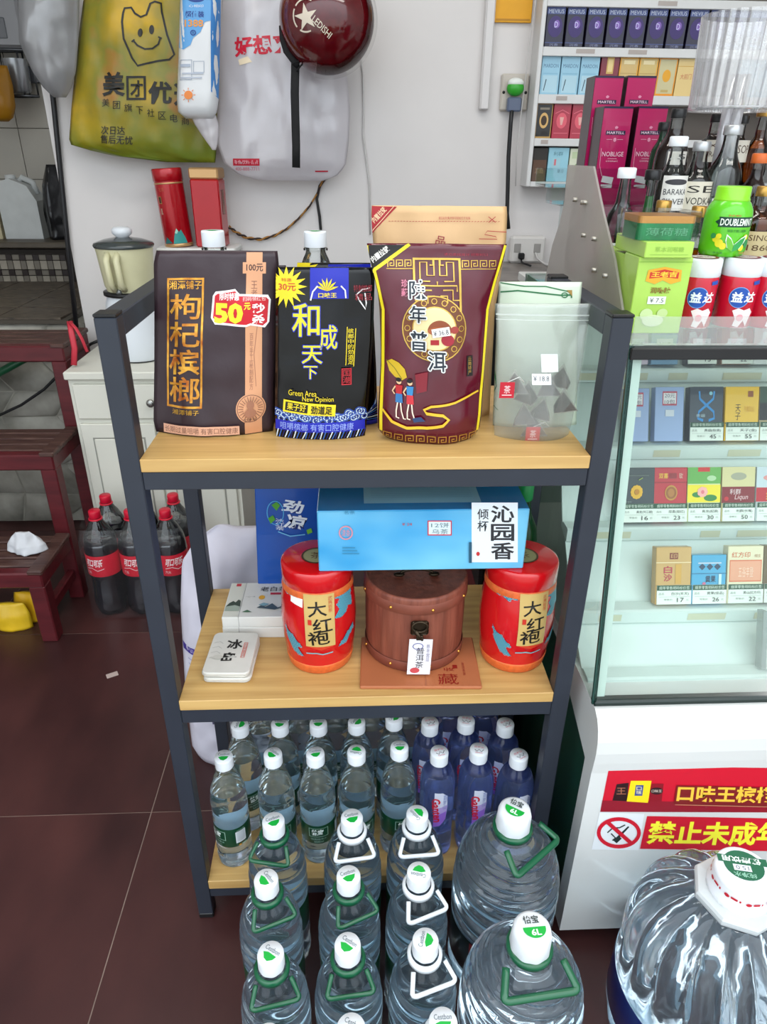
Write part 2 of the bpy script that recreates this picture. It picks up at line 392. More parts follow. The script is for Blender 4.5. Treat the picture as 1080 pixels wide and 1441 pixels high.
for i in range(9):
    for j in range(3):
        x = .02 + .052 * i * 1.0 - .12; z = .66 + .058 * j
        rep('a', MB().box(-.0135, .0135, -.005, 0, -.0165, .0165, m_bl, .001), 'tile', ben, (x, -.24, z))
        rep('b', MB().box(-.0105, .0105, -.005, 0, -.0165, .0165, M('weave_tile_grey', '6a645a', .4, var=.15), .001), 'tile', ben, (x + .026, -.24, z))
        rep('c', MB().box(-.0135, .0135, -.005, 0, -.0095, .0095, M('weave_tile_grey', '6a645a', .4, var=.15), .001), 'tile', ben, (x, -.24, z + .029))
        rep('d', ds, 'tile', ben, (x + .026, -.24, z + .029))

# ------------------------------------------------------------------ the rack
m_steel = M('painted_steel', '292e38', .42, var=.08, scale=14, bump=.05)
m_wood = M('shelf_wood', 'b68f54', .38, var=0, col2='cda86a', scale=7, stretch=(.6, 14, 6), bump=.03, detail=6)
W, D, P = .5885, .288, .0245
ZT = 1.033; SH = ((.8646, .848, .824), (.493, .4754, .450), (.0978, .078, .056))
rk = thing('storage_rack', 'black steel rack with three wooden shelves holding tea and water bottles', 'rack', (0, D / 2, 0))
for sx in (-1, 1):
    for yy in (0, D - P):
        x0 = -W / 2 if sx < 0 else W / 2 - P; y0 = yy - D / 2
        p = part('post', rk, 'box', x0, x0 + P, y0, y0 + P, .012, ZT - .004, m_steel, .0012)
        if sx > 0 or yy < .1: part('end_cap', p, 'box', x0 - .0003, x0 + P + .0003, y0 - .0003, y0 + P + .0003, ZT - .004, ZT, m_black, .001)
        part('foot', p, 'box', x0 - .0004, x0 + P + .0004, y0 - .0004, y0 + P + .0004, 0, .013, m_black, .002)
    part('top_rail', rk, 'box', x0, x0 + P, -D / 2 + P, D / 2 - P, ZT - .028, ZT - .003, m_steel, .0012)
for zt, zb, zr in SH:
    part('shelf_board', rk, 'box', -W / 2 + P, W / 2 - P, -D / 2, D / 2, zb, zt, m_wood, .0008)
    for y0 in (-D / 2 + .0015, D / 2 - P - .0015): part('cross_rail', rk, 'box', -W / 2 + P, W / 2 - P, y0, y0 + P, zr, zb, m_steel, .001)

# ------------------------------------------------------------------ the display counter
m_cw = M('counter_white', 'd2d3d0', .3, var=.02, scale=4, coat=.3)
m_cg = M('counter_green', '0e3a29', .5, var=.1)
m_gl = clear('counter_glass', 'f3faf7'); m_edge = M('glass_edge', '1f4a42', .15, trans=.3)
m_tier = M('tier_white', 'cedbd6', .45, var=.02)
CX, CF, CR = .318, -.066, 1.5           # left side, front plane, right end
GB, GT = (-.03, .497), (.054, .985)     # slanted front glass: foot and head (y, z)
ct = thing('display_counter', 'white shop counter with slanted glass case of cigarettes beside the rack', 'counter', (.9, .25, 0))
R = Vector((.9, .25, 0))
b = MB(); X0, X1 = CX - R.x, CR - R.x; y0 = CF - R.y
b.prism([(y0, .035), (y0, .40), (y0 - .002, .42), (y0 - .003, .44), (y0 - .001, .46), (y0 + .005, .477), (y0 + .014, .489), (y0 + .028, .4962), (y0 + .1398, .4962), (y0 + .1398, .44), (y0 + .03, .40), (y0 + .03, .035)], X0, X1, m_cw, 'x'); b.build('front_panel', ct)
part('ledge', ct, 'box', X0, X1, y0 + .1402, .40, .47, .4965, m_cw, .002)
part('body', ct, 'box', X0 + .012, X1, y0 + .031, .40, .04, .469, m_cg, .002)
part('plinth', ct, 'box', X0 + .03, X1, y0 + .06, .38, 0, .04, m_black)
def slab(y, z, t, x0, x1, name, mat, par=ct):
    (ya, za), (yb, zb) = y, z
    n = Vector((0, zb - za, ya - yb)).normalized() * t
    B = MB(); B.prism([(ya - R.y, za), (yb - R.y, zb), (yb - R.y + n.y, zb + n.z), (ya - R.y + n.y, za + n.z)], x0 - R.x, x1 - R.x, mat, 'x'); return B.build(name, par)
def pane(name, pts, mat):
    B = MB(); B.add([(p[0] - R.x, p[1] - R.y, p[2]) for p in pts], [list(range(len(pts)))], mat); return B.build(name, ct)
pane('front_pane', [(CX, GB[0], GB[1]), (CR, GB[0], GB[1]), (CR, GT[0], GT[1]), (CX, GT[0], GT[1])], m_gl)
pane('side_pane', [(CX, GB[0], GB[1]), (CX, GT[0], GT[1]), (CX, .62, GT[1]), (CX, .62, GB[1])], m_gl)
pane('top_pane', [(CX, GT[0], GT[1]), (CR, GT[0], GT[1]), (CR, .62, GT[1]), (CX, .62, GT[1])], m_gl)
slab(GB, GT, .004, CX - .002, CX + .004, 'glass_edge_strip', m_edge)
slab((GB[0] + .008, GB[1]), (GT[0] + .008, GT[1]), .006, CX + .006, CX + .018, 'side_frame', M('frame_white', 'c2d2ca', .4))
part('top_rail', ct, 'box', X0 - .001, X1, GT[0] - R.y - .006, GT[0] - R.y + .012, GT[1] - .016, GT[1] - .002, m_black, .001)
part('top_lip', ct, 'box', X0, X1, GT[0] - R.y + .012, GT[0] - R.y + .02, GT[1] - .014, GT[1] - .002, M('lip_white', 'dfe9e6', .3), .001)
part('front_upstand', ct, 'box', X0, X1, GT[0] - R.y, GT[0] - R.y + .003, GT[1], GT[1] + .034, film('upstand_haze', 'dfe9ea', .22, .1, .06))
part('bottom_rail', ct, 'box', X0, X1, GB[0] - R.y - .004, GB[0] - R.y + .012, GB[1] - .001, GB[1] + .006, M('rail_green_black', '10211d', .3), .001)
part('back_panel', ct, 'box', X0, X1, .36, .37, .497, .984, m_tier)
part('side_lining', ct, 'box', X0 + .002, X0 + .006, .16, .36, .497, .984, M('lining_green', '3f8a6c', .5))
# five stepped tiers: (ledge front y, ledge z)
TI = ((.02, .502), (.105, .562), (.20, .656), (.275, .766), (.355, .872))
for k, (ty, tz) in enumerate(TI):
    ny, nz = TI[k + 1] if k < 4 else (.41, .955)
    B = MB(); B.prism([(ty - R.y, tz), (ty - R.y - .004, tz - .002), (ty - R.y - .004, tz - .022), (ty - R.y + .004, tz - .022), (ty - R.y + .03, tz - .012), (ny - R.y + .004, nz - .024), (ny - R.y, nz - .024), (ty - R.y + .026, tz - .004), (ty - R.y + .022, tz)], X0 + .006, X1 - .01, m_tier, 'x'); t = B.build('tier', ct)
    pr_ = Print(lambda x, y, ty=ty, tz=tz: (x, tz - y)); random.seed(k)
    x = .36
    while x < .75:
        wv = random.uniform(.03, .07); pr_.rect(x, .006, x + wv, .018, ink('c3c4aa')); x += wv + random.uniform(.02, .12)
    pr_.build('tape_residue', t, lambda u, v, h, ty=ty: (u - R.x, ty - R.y - .004 - h, v))['kind'] = 'stuff'
# stickers on the front panel
fy = CF
tf, mp = on_y(fy, R)
p = Print(tf)
RED, DRED, YEL, GOLD = ink('c8122b'), ink('8d1426'), ink('f2d21c'), ink('f0c040')
def skew(px, py): return (px, py)
p.raw([(858, 1077), (1130, 1081), (1124, 1143), (845, 1142)], [[0, 1, 2, 3]], RED)
p.raw([(848, 1126), (1126, 1130), (1124, 1143), (845, 1142)], [[0, 1, 2, 3]], DRED)
p.raw([(868, 1103), (885, 1101), (883, 1127), (862, 1126)], [[0, 1, 2, 3]], ink('2a1013'))
p.text('王', 868, 1108, 881, 1117, ink('b06a4a'))
p.raw([(888, 1098), (917, 1098), (912, 1129), (882, 1127)], [[0, 1, 2, 3]], YEL)
p.raw([(895, 1104), (906, 1104), (904, 1119), (893, 1119)], [[0, 1, 2, 3]], ink('3a4a8a')); p.text('口味', 896, 1106, 903, 1117, ink('f4e9b0'), vert=True)
p.raw([(917, 1102), (934, 1102), (931, 1127), (914, 1127)], [[0, 1, 2, 3]], ink('8a1020')); p.disc(924, 1112, 9, 5, ink('2a1013')); p.text('口味王', 917, 1110, 931, 1114, ink('e8d8c8'))
p.raw([(952, 1104), (1130, 1108), (1128, 1134), (948, 1130)], [[0, 1, 2, 3]], ink('7a1a1c'))
p.text('口味王槟榔', 953, 1105, 1092, 1128, GOLD, .03, .02, slant=.12)
p.line([(950, 1131), (1124, 1135)], 1.0, ink('c08060'))
p.build('betel_poster', ct, mp)
p = Print(tf)
p.raw([(844, 1143), (907, 1145), (899, 1196), (833, 1195)], [[0, 1, 2, 3]], ink('dfe3e6'))
p.raw([(911, 1148), (1126, 1152), (1120, 1198), (901, 1194)], [[0, 1, 2, 3]], RED)
p.text('禁止未成年人', 912, 1156, 1142, 1190, ink('f6ee3a'), .035, .012, slant=.18)
p.raw([(868, 1186), (863, 1182), (884, 1162), (890, 1166)], [[0, 1, 2, 3]], ink('1d2a28')); p.raw([(873, 1177), (886, 1163), (892, 1166), (878, 1182)], [[0, 1, 2, 3]], ink('dfe3e6'))
p.line([(855, 1171), (863, 1164), (872, 1164), (880, 1160)], 1.6, ink('1d2a28')); p.line([(860, 1172), (866, 1178), (862, 1182)], 1.8, ink('1d2a28'))
p.ring(871, 1171, 31, 22, 5.2, RED)
p.line([(855, 1156), (890, 1187)], 5.5, RED)
p.build('no_smoking_poster', ct, mp)
# ------------------------------------------------------------------ goods on the rack: top shelf
Z1, Z2, Z3 = .8648, .4932, .0980
def pouch(name, label, cat, yp, rows, mat, z0=Z1, group=None, **kw):
    tmax = max(r[3] for r in rows); cx = sum(r[1] + r[2] for r in rows) / 2 / len(rows)
    root = Vector((at(cx, rows[-1][0], yp)[0], yp + .7 * tmax, z0)); rr = []
    for i, (v, a, c, t) in enumerate(rows):
        z = at((a + c) / 2, v, yp)[2] - z0
        rr.append((max(0, z) if i < len(rows) - 1 else 0, at(a, v, yp)[0] - root[0], at(c, v, yp)[0] - root[0], t))
    b, front = bag(rr, mat, **kw)
    o = weld(b.build(name, None, root)); tag(o, label, cat, group)
    tf = lambda px, py: (at(px, py, yp)[0] - root[0], at(px, py, yp)[2] - z0)
    return o, tf, front
BRN = M('pouch_brown', '33242a', .34, bump=.4, scale=22, var=.06, bdist=.004)
COP = M('copper_print', 'd59c76', .4, .2)
a, tf, fr = pouch('snack_pouch', 'dark brown snack pouch with a gold framed title and a red and yellow discount sticker', 'pouch', .078,
    [(355, 216, 389, .0015), (372, 212, 391, .004), (430, 213, 389, .010), (520, 213, 387, .017), (598, 212, 385, .021), (613, 216, 383, .017)], BRN, seed=2, wr=.0055)
m_h = M('hologram_gold', 'f0b848', .25, .45, col2='a8581c', scale=55, bump=.1); GOLDF = foil('d8a640')
p = Print(tf); p.frame(233, 393, 285, 574, 3, m_h); p.text('湘潭铺子', 236, 397, 282, 409, m_h, .01); p.text('枸杞槟榔', 237, 414, 281, 568, m_h, .012, vert=True)
p.text('湘潭铺子', 242, 576, 281, 583, GOLDF); p.build('gold_title', a, fr, .0045)
p = Print(tf); p.rect(345, 357, 368, 611, COP); p.rect(340, 371, 373, 387, COP); p.text('100元', 345, 373, 369, 384, ink('4a2f2c'), .02); p.text('王老爷', 352, 397, 361, 432, ink('8a5a48'), vert=True)
p.line([(362, 455), (357, 500), (360, 545)], .8, ink('a06c54')); p.text('百年手工秘制配方', 351, 470, 356, 550, ink('a8745c'), vert=True)
p.disc(353, 575, 20.5, 20.5, COP); p.ring(353, 575, 19, 19, 1, ink('7a5140'))
for k in range(24): an = 2 * pi * k / 24; p.line([(353 + 10 * cos(an), 575 + 10 * sin(an)), (353 + 17 * cos(an), 575 + 17 * sin(an))], .8, ink('7a5140'))
p.disc(353, 570, 5, 6, ink('9a6850')); p.disc(353, 581, 8, 6, ink('9a6850')); p.text('王老爷', 343, 588, 362, 593, ink('5a3a30'))
p.rect(229, 597, 338, 610, ink('dfae94')); p.text('长期过量咀嚼 有害口腔健康', 231, 599, 336, 608, ink('7c5348')); p.build('copper_band', a, fr, .0045)
p = Print(tf)
for dx, cl in ((0, ink('f1ece8')), (3, ink('c41224'))):
    p.poly([(302 + dx, 412 + dx), (330, 408 + dx), (336, 415 + dx), (376 - dx, 417 + dx), (380 - dx, 424), (378 - dx, 455), (372 - dx, 463 - dx), (352, 459 - dx), (346, 461 - dx), (302 + dx, 457 - dx), (296 + dx, 448), (298 + dx, 418)], cl)
p.text('限时特惠', 308, 413, 336, 424, ink('f6e8e4'), .02); p.text('扫码领红包', 341, 419, 373, 425, ink('f6d8d0')); p.text('50', 301, 427, 342, 456, ink('f4dc2a'), .05)
p.text('元', 343, 427, 352, 437, ink('f4dc2a'), .03); p.text('秒杀', 354, 428, 372, 458, ink('f8f2ee'), .03, vert=True); p.build('discount_sticker', a, fr, .0045, base=.0012)

m_blk = M('pouch_black_gloss', '030305', .2, coat=.25, spec=.3, bump=.25, scale=22, bdist=.004); m_blu = ink('1c27a8', .25); m_yl = ink('e9cf1f', .25)
b2, tf2, fr2 = pouch('snack_pouch', 'blue topped black snack pouch half hidden behind the black and yellow one', 'pouch', .112,
    [(371, 418, 522, .001), (400, 416, 524, .004), (520, 420, 530, .010), (612, 424, 532, .012)], m_blk, seed=9, wr=.002)
p = Print(tf2); p.rect(462, 373, 524, 396, m_blu); p.star(424, 384, 26, 15, 14, m_yl); p.text('30', 418, 380, 438, 391, ink('c23a1a'), .03)
for k in range(5): an = radians(-150 + 30 * k); p.poly([(490, 394), (490 + 12 * cos(an - .2), 394 + 12 * sin(an - .2)), (490 + 18 * cos(an), 394 + 18 * sin(an)), (490 + 12 * cos(an + .2), 394 + 12 * sin(an + .2))], m_yl)
p.rect(500, 592, 532, 606, m_blu)
for k in range(12): p.line([(508 + 2 * k, 590 - 2 * k), (533, 596 - 4 * k - 6)], 1.3, ink(('2a62b8', 'cfe0ee', '1b2d86')[k % 3]))
p.build('printed_front', b2, fr2, .012)
a, tf, fr = pouch('snack_pouch', 'glossy black snack pouch with yellow brush title and blue wave border, front of two', 'pouch', .062,
    [(378, 388, 526, .001), (396, 387, 528, .004), (480, 387, 526, .011), (560, 386, 520, .015), (606, 386, 516, .017), (618, 388, 514, .013)], m_blk, seed=5, wr=.0035)
p = Print(tf); p.star(402, 405, 30, 17, 16, m_yl); p.text('30元', 391, 400, 416, 411, ink('c4491c'), .02); p.text('特惠', 395, 393, 410, 398, ink('c4491c')); p.build('price_burst', a, fr, .0045, base=.0008, dh=.0004); p = Print(tf)
p.rect(436, 379, 491, 422, m_blu)
for k in range(7): an = radians(-165 + 25 * k); p.poly([(460, 411), (460 + 10 * cos(an - .16), 409 + 10 * sin(an - .16)), (460 + 17 * cos(an), 409 + 17 * sin(an)), (460 + 10 * cos(an + .16), 409 + 10 * sin(an + .16))], m_yl)
p.text('口味王', 448, 413, 474, 420, m_yl, .02); p.text('特制槟榔', 498, 402, 524, 412, ink('8a1b2a')); p.text('精品', 500, 414, 524, 424, ink('8a1b2a'))
p.build('printed_crest', a, fr, .0045, dh=.0003); p = Print(tf)
for ch, x0, y0, x1, y1 in (('和', 411, 428, 450, 474), ('成', 450, 458, 475, 492), ('天', 425, 486, 454, 511), ('下', 428, 514, 447, 532)):
    p.otext(ch, x0, y0, x1, y1, ink('2733b4'), 1.2); p.text(ch, x0, y0, x1, y1, ink('d6cf2a', .25), .01)
p.line([(489, 461), (487, 514)], 1, m_yl); p.line([(501, 463), (498, 516)], 1, m_yl); p.text('槟榔中的劲道足', 490, 463, 498, 513, m_yl, vert=True); p.frame(481, 518, 495, 541, 1.4, ink('b81f2c')); p.text('国潮', 483, 520, 493, 539, ink('b81f2c'), vert=True)
p.text('Green Area', 406, 548, 446, 556, m_yl); p.text('New Opinion', 426, 556, 470, 565, m_yl)
p.build('title_lettering', a, fr, .0045, dh=.0003); p = Print(tf)
for k in range(34):
    random.seed(k); x = 388 + 4 * k * .95; y = 574 + 14 * abs(sin(k * .7)) * .6 + random.uniform(-3, 3)
    for q, cl in enumerate(('24479e', 'b9cde0', '1a2a74')):
        p.ring(x, y + 6, 6.5 - 1.9 * q, 6 - 1.8 * q, 1.2, ink(cl), 10); p.L -= 1
p.L += 1
p.rect(387, 593, 514, 607, m_blu)
for k in range(30): p.line([(388 + 4.2 * k, 619 - .1 * k), (391 + 4.2 * k + (k % 5) * .6, 606)], 1.6, ink(('d5e2ee', '3563b4', '151f66')[k % 3])); p.L -= 1
p.L += 1
p.text('咀嚼槟榔 有害口腔健康', 394, 595, 498, 605, ink('8fa4e6'))
p.build('wave_border', a, fr, .0045, dh=.0001); p = Print(tf); p.poly([(399, 563), (473, 568), (472, 584), (398, 580)], m_yl); p.poly([(402, 565.5), (434, 568), (433, 579.5), (401, 577.5)], ink('14140c')); p.text('果子好', 404, 567, 431, 577, m_yl, .01, .05); p.text('劲道足', 438, 569, 468, 581, ink('14140c'), .02, .05)
p.build('slogan_box', a, fr, .0045, base=.0022, dh=.0004)
for c_ in ([(437, 424), (440, 412), (447, 404)], [(480, 404), (486, 410), (487, 421)]): p = Print(tf); p.line(c_, 2, ink('e6e6e6', .2)); p.build('hanging_cord', a, fr, .0045, base=.0015)
p = Print(tf); p.line([(521, 407), (510, 409), (502, 416), (506, 424), (515, 437), (516, 428), (514, 414)], 1.8, ink('e6e6e6', .2)); p.build('hanging_cord', a, fr, .0045, base=.0015)
a, tf, fr = pouch('snack_pouch', 'plain dark pouch with a red dot on its corner, behind the brown and black pouches', 'pouch', .125, [(374, 352, 402, .001), (384, 350, 404, .003), (612, 352, 404, .008)], BRN, seed=8)
p = Print(tf); p.disc(394, 385, 4.5, 4.5, ink('b01c22')); p.text('福', 391, 382, 397, 388, ink('3a1515')); p.build('red_dot', a, fr, .01)

# maroon tea pouch and the kraft one behind it
m_kr = M('kraft_foil', 'd2ab7c', .42, bump=.2, scale=18, var=.05, bdist=.004)
a, tf, fr = pouch('tea_pouch', 'kraft gold tea pouch with a red corner, its top showing behind the maroon pouch', 'pouch', .135,
    [(291, 524, 717, .001), (304, 523, 718, .002), (345, 526, 716, .008), (440, 535, 700, .02), (612, 540, 690, .022)], m_kr, seed=12, wr=.006)
RK = ink('a8202a')
p = Print(tf); p.raw([(524, 291), (560, 292), (524, 330)], [[0, 1, 2]], RK); p.text('内置拉链', 521, 299, 547, 308, ink('e8c9a0'), .02, -.82); p.line([(556, 291), (524, 327)], 1, ink('e8c9a0'))
for k in range(38): p.line([(548 + 4.2 * k, 312.5 + .02 * k), (550.6 + 4.2 * k, 312.5)], .7, RK)
p.text('请沿此处撕开即可轻松打开包装', 619, 306, 664, 310, RK); p.line([(690, 306), (700, 314)], 1, RK); p.line([(700, 306), (690, 314)], 1, RK)
p.line([(716, 328), (688, 326), (684, 331), (700, 334), (702, 338), (676, 337)], 1, RK); p.text('品', 614, 333, 628, 346, ink('8a1b22'), .01, .2); p.build('printed_front', a, fr, .006)
m_ma = M('pouch_maroon_gloss', '56081e', .22, coat=.4, bump=.4, scale=16, var=.05, bdist=.004); GL = foil('c8a24e'); YB = ink('e8d326', .3)
C_rows = [(346, 517, 719, .001), (366, 521, 715, .003), (400, 529, 704, .010), (440, 538, 693, .018), (520, 537, 687, .026), (590, 533, 682, .030), (613, 533, 679, .029), (627, 545, 668, .026)]
a, tf, fr = pouch('tea_pouch', 'large glossy maroon tea pouch with round medallion and yellow edging on top shelf', 'pouch', .046, C_rows, m_ma, seed=21, wr=.0065, nx=30, nz=36)
p = Print(tf)
Ls = [(519, 348), (532, 400), (540.5, 440), (540, 520), (537, 590), (537, 612)]; Rs = [(716.5, 348), (701, 400), (690.5, 440), (684, 520), (678, 590), (675, 612)]
p.line(Ls, 4, YB); p.line(Rs, 4, YB); p.raw([(519, 348), (575, 348), (522, 384)], [[0, 1, 2]], ink('1a1818')); p.line([(579, 347), (524, 386)], 5, YB); p.text('内置拉链', 521, 356, 551, 366, ink('d8d4cc'), .03, -.62)
p.text('请沿虚线撕开 轻按封口', 628, 359, 690, 363, ink('a03040'))
def fret(x0, x1, y0, y1, n, mat):
    dx = (x1 - x0) / n; h = y1 - y0
    for k in range(n):
        x = x0 + dx * k; p.line([(x + dx * .1, y1 - h * .1), (x + dx * .1, y0 + h * .1), (x + dx * .8, y0 + h * .1), (x + dx * .8, y0 + h * .75), (x + dx * .35, y0 + h * .75), (x + dx * .35, y0 + h * .45), (x + dx * .6, y0 + h * .45)], h * .13, mat); p.L -= 1
    p.L += 1
fret(546, 583, 368, 380, 3, GL); fret(652, 704, 368, 380, 4, GL); p.line([(545, 381), (583, 381)], 1, GL); p.line([(651, 381), (702, 381)], 1, GL)
for x0, y0, x1, y1 in ((583, 366, 651, 369), (583, 366, 586, 398), (648, 366, 651, 440)): p.rect(x0, y0, x1, y1, GL)
for dx in (-1, 1):
    c = 617
    for pts in ([(4, 366), (4, 390), (14, 390), (14, 372), (24, 372), (24, 398), (10, 398)], [(0, 398), (0, 404), (28, 404), (28, 412)], [(8, 410), (22, 410), (22, 424), (32, 424)], [(5, 366), (5, 376), (10, 376)], [(4, 418), (14, 418), (14, 428)]):
        p.line([(c + dx * q, r) for q, r in pts], 1.9, GL); p.L -= 1
    p.L += 1
p.build('printed_front', a, fr, .0045); p = Print(tf)
p.disc(612, 463, 45.5, 45.5, ink('6b3a1e')); p.ring(612, 463, 45.5, 45.5, 1.6, GL); p.ring(612, 463, 31, 31, 1.4, GL); p.disc(612, 463, 29.5, 29.5, ink('e3cf9a'))
for k in range(16): an = 2 * pi * k / 16; p.ring(612 + 38 * cos(an), 463 + 38 * sin(an), 4.4, 4.4, 1.1, GL, 8); p.L -= 1
p.L += 1
p.disc(619, 466, 17, 15, ink('8a4526'), a0=pi, a1=2 * pi); p.disc(619, 466, 17, 6, ink('a85a30')); p.rect(606, 478, 618, 485, ink('a02028')); p.disc(630, 478, 9, 8, ink('9c2130')); p.disc(640, 464, 6, 5, ink('9c3a30'))
p.build('printed_medallion', a, fr, .0045, base=.0014); p = Print(tf)
for ch, x0, y0, x1, y1 in (('陳', 577, 397, 603, 422), ('年', 577, 431, 600, 455), ('普', 577, 466, 602, 493), ('洱', 602, 493, 627, 520)):
    p.otext(ch, x0, y0, x1, y1, ink('dfe0dc'), 1.7); p.text(ch, x0, y0, x1, y1, ink('1d2733'), .012)
p.build('title_lettering', a, fr, .0045, base=.0026, dh=.0003); p = Print(tf)
p.text('珍藏', 566, 395, 575, 420, ink('d07a90'), .02, vert=True)
p.rect(658, 502, 667, 531, ink('16100e')); p.text('云南特产', 660, 504, 665, 529, GL, vert=True)
p.poly([(545, 512), (552, 508), (562, 512), (570, 520), (573, 531), (566, 536), (556, 532), (549, 525)], ink('c9a81e')); p.line([(545, 510), (556, 520), (566, 534)], 1, ink('6a6a18'))
for x, cl, c2 in ((562, '2f6fa8', 'b8242c'), (577, 'c22a34', '2f7fb8')):       # two folk dancers
    p.disc(x, 538, 3.4, 3.8, ink('e0b890')); p.disc(x - .5, 535.5, 4, 3, ink('14141a')); p.poly([(x - 5, 543), (x + 5, 543), (x + 3.5, 556), (x - 4, 556)], ink(c2)); p.poly([(x - 4.5, 555), (x + 4.5, 555), (x + 5, 567), (x - 5, 567)], ink(cl)); p.line([(x - 5, 545), (x - 9, 552), (x - 6, 556)], 1.8, ink('e0b890'))
    p.line([(x - 2, 567), (x - 4, 578), (x - 4, 587), (x, 588)], 1.8, ink('e6d6c4')); p.line([(x + 2, 567), (x + 3, 578), (x + 6, 588), (x + 9, 588)], 1.8, ink('e6d6c4'))
p.poly([(584, 526), (602, 522), (600, 548), (586, 552)], ink('7c1524'))
p.line([(539, 580), (552, 594), (572, 600), (600, 599), (622, 594), (630, 586), (622, 580), (600, 579), (596, 574), (606, 569), (640, 564), (676, 554)], [3, 4, 4, 4, 4, 4, 4, 4, 3.6, 3.2, 3, 2.6], ink('e0b52c', .3))
p.poly([(580, 586), (592, 584), (598, 590), (582, 592)], ink('28406a'))
fret(539, 675, 609, 621, 9, GL); p.build('printed_dancers', a, fr, .0045, base=.0008)
p = Print(tf); p.poly([(607, 463), (632, 459), (634, 471), (609, 475)], ink('eceae6')); p.text('¥ 36.8', 610, 464, 631, 471, ink('3a3a44'), rot=-.15); p.build('price_tag', a, fr, .0045, base=.0034)

# pale green pouch and the frosted pouch of tea bags
m_pg = M('pouch_pale_green', 'cdd9c4', .45, bump=.15, scale=18, bdist=.003)
a, tf, fr = pouch('tea_pouch', 'pale green tea pouch with thin dark green lines, behind the frosted pouch', 'pouch', .102,
    [(398, 704, 822, .001), (414, 703, 821, .003), (470, 700, 816, .008), (612, 694, 812, .010)], m_pg, seed=31, wr=.002)
GN = ink('1f6a3c'); p = Print(tf); p.line([(706, 399), (740, 404), (770, 404), (806, 412)], 1.6, GN); p.line([(706, 412), (730, 410), (790, 416), (806, 416)], 2, GN); p.ring(796, 416, 5, 4, 1.4, GN, 12); p.line([(806, 412), (806, 420)], 2, GN); p.poly([(799, 409), (807, 409), (807, 418)], ink('9a7a3a'))
p.line([(697, 520), (700, 545), (692, 560), (694, 572), (702, 578)], 1.6, GN); p.build('printed_front', a, fr, .006)
m_fr = film('frosted_film', 'd6dfdc', .27, .26, .09, .55)
D_rows = [(431, 700, 838, .001), (452, 702, 835, .003), (500, 704, 828, .015), (560, 701, 818, .022), (600, 698, 811, .024), (614, 700, 806, .022)]
fp, tf, fr = pouch('frosted_pouch', 'frosted clear zip pouch with tea bags inside, at the right end of top shelf', 'pouch', .055, D_rows, m_fr, seed=41, wr=.003, nx=30)
p = Print(tf); p.line([(702, 446), (838, 448)], 2.2, film('zip_film', 'eef4f2', .7, .3, .1)); p.line([(702, 453), (836, 455)], 1.2, film('zip_film', 'eef4f2', .7, .3, .1)); p.build('zip_seal', fp, fr, .0045)
p = Print(tf); p.rect(762, 499, 786, 523, ink('e9eeec')); p.rect(748, 525, 775, 540, ink('e6e8e8')); p.text('¥ 18.8', 750, 528, 772, 535, ink('3c3c44')); p.build('price_tag', fp, fr, .0045, base=.001)
m_tb = film('tea_bag_mesh', 'c4beb2', .3, .5, .05, .5); m_tea = M('tea_leaves', '24150f', .9, var=.4, scale=90, bump=.6)
spots = [(722, 536, 'r'), (743, 552, ''), (768, 540, ''), (792, 530, ''), (735, 580, ''), (765, 575, ''), (790, 562, ''), (750, 600, 'b')]
root = fp.location; yb = root[1]
names = ('upper left, with a red tag', 'centre left', 'centre', 'upper right', 'lower left', 'lower centre', 'right', 'bottom, with a red tag')
for k, (px, py, fl_) in enumerate(spots):
    c = at(px, py, yb); t = thing('tea_bag', 'pyramid tea bag inside the frosted pouch, ' + names[k], 'tea bag', (c[0], yb + (.000 if k % 2 else -.006), max(Z1 + .002, c[2] - .012)), k * 1.1, 'tea bags in the frosted pouch')
    s_ = .018; tv = [(-s_, -s_ * .6, 0), (s_, -s_ * .6, 0), (0, s_, 0), (0, 0, s_ * 1.6)]
    B = MB(); B.add(tv, [(0, 2, 1), (0, 1, 3), (1, 2, 3), (2, 0, 3)], m_tb); B.build('mesh_bag', t)
    B = MB(); B.add([(x * .92, y * .92, z * .8 + .001) for x, y, z in tv], [(0, 2, 1), (0, 1, 3), (1, 2, 3), (2, 0, 3)], m_tea); B.build('tea_leaves', t)
    if fl_:
        t.rotation_euler = (0, 0, 0); x0, z0 = (-.012, .008) if fl_ == 'r' else (-.004, .006)
        B = MB().box(x0 - .009, x0 + .009, -.0195, -.019, z0 - .010, z0 + .010, ink('b8182c')); g = B.build('paper_tag', t)
        q = Print(lambda x, y: (x * .001, -y * .001)); q.text('茶', -4, -6, 4, 4, ink('f0dcdc')); q.line([(-6, 6), (6, 6)], 1, ink('f0dcdc')); q.build('tag_print', g, lambda u, v, h, x0=x0, z0=z0: (x0 + u, -.0195 - h, z0 + v))
        B = MB(); B.tube([(x0, -.0192, z0 + .010), (x0 + .014, -.018, z0 + .016), (x0 + .022, -.012, z0 + .008), (.004, -.002, .018)], .0004, ink('eeeeea'), 5); B.build('string', t)
# two small bottles standing at the back of the top shelf
# (built with the water bottles below)

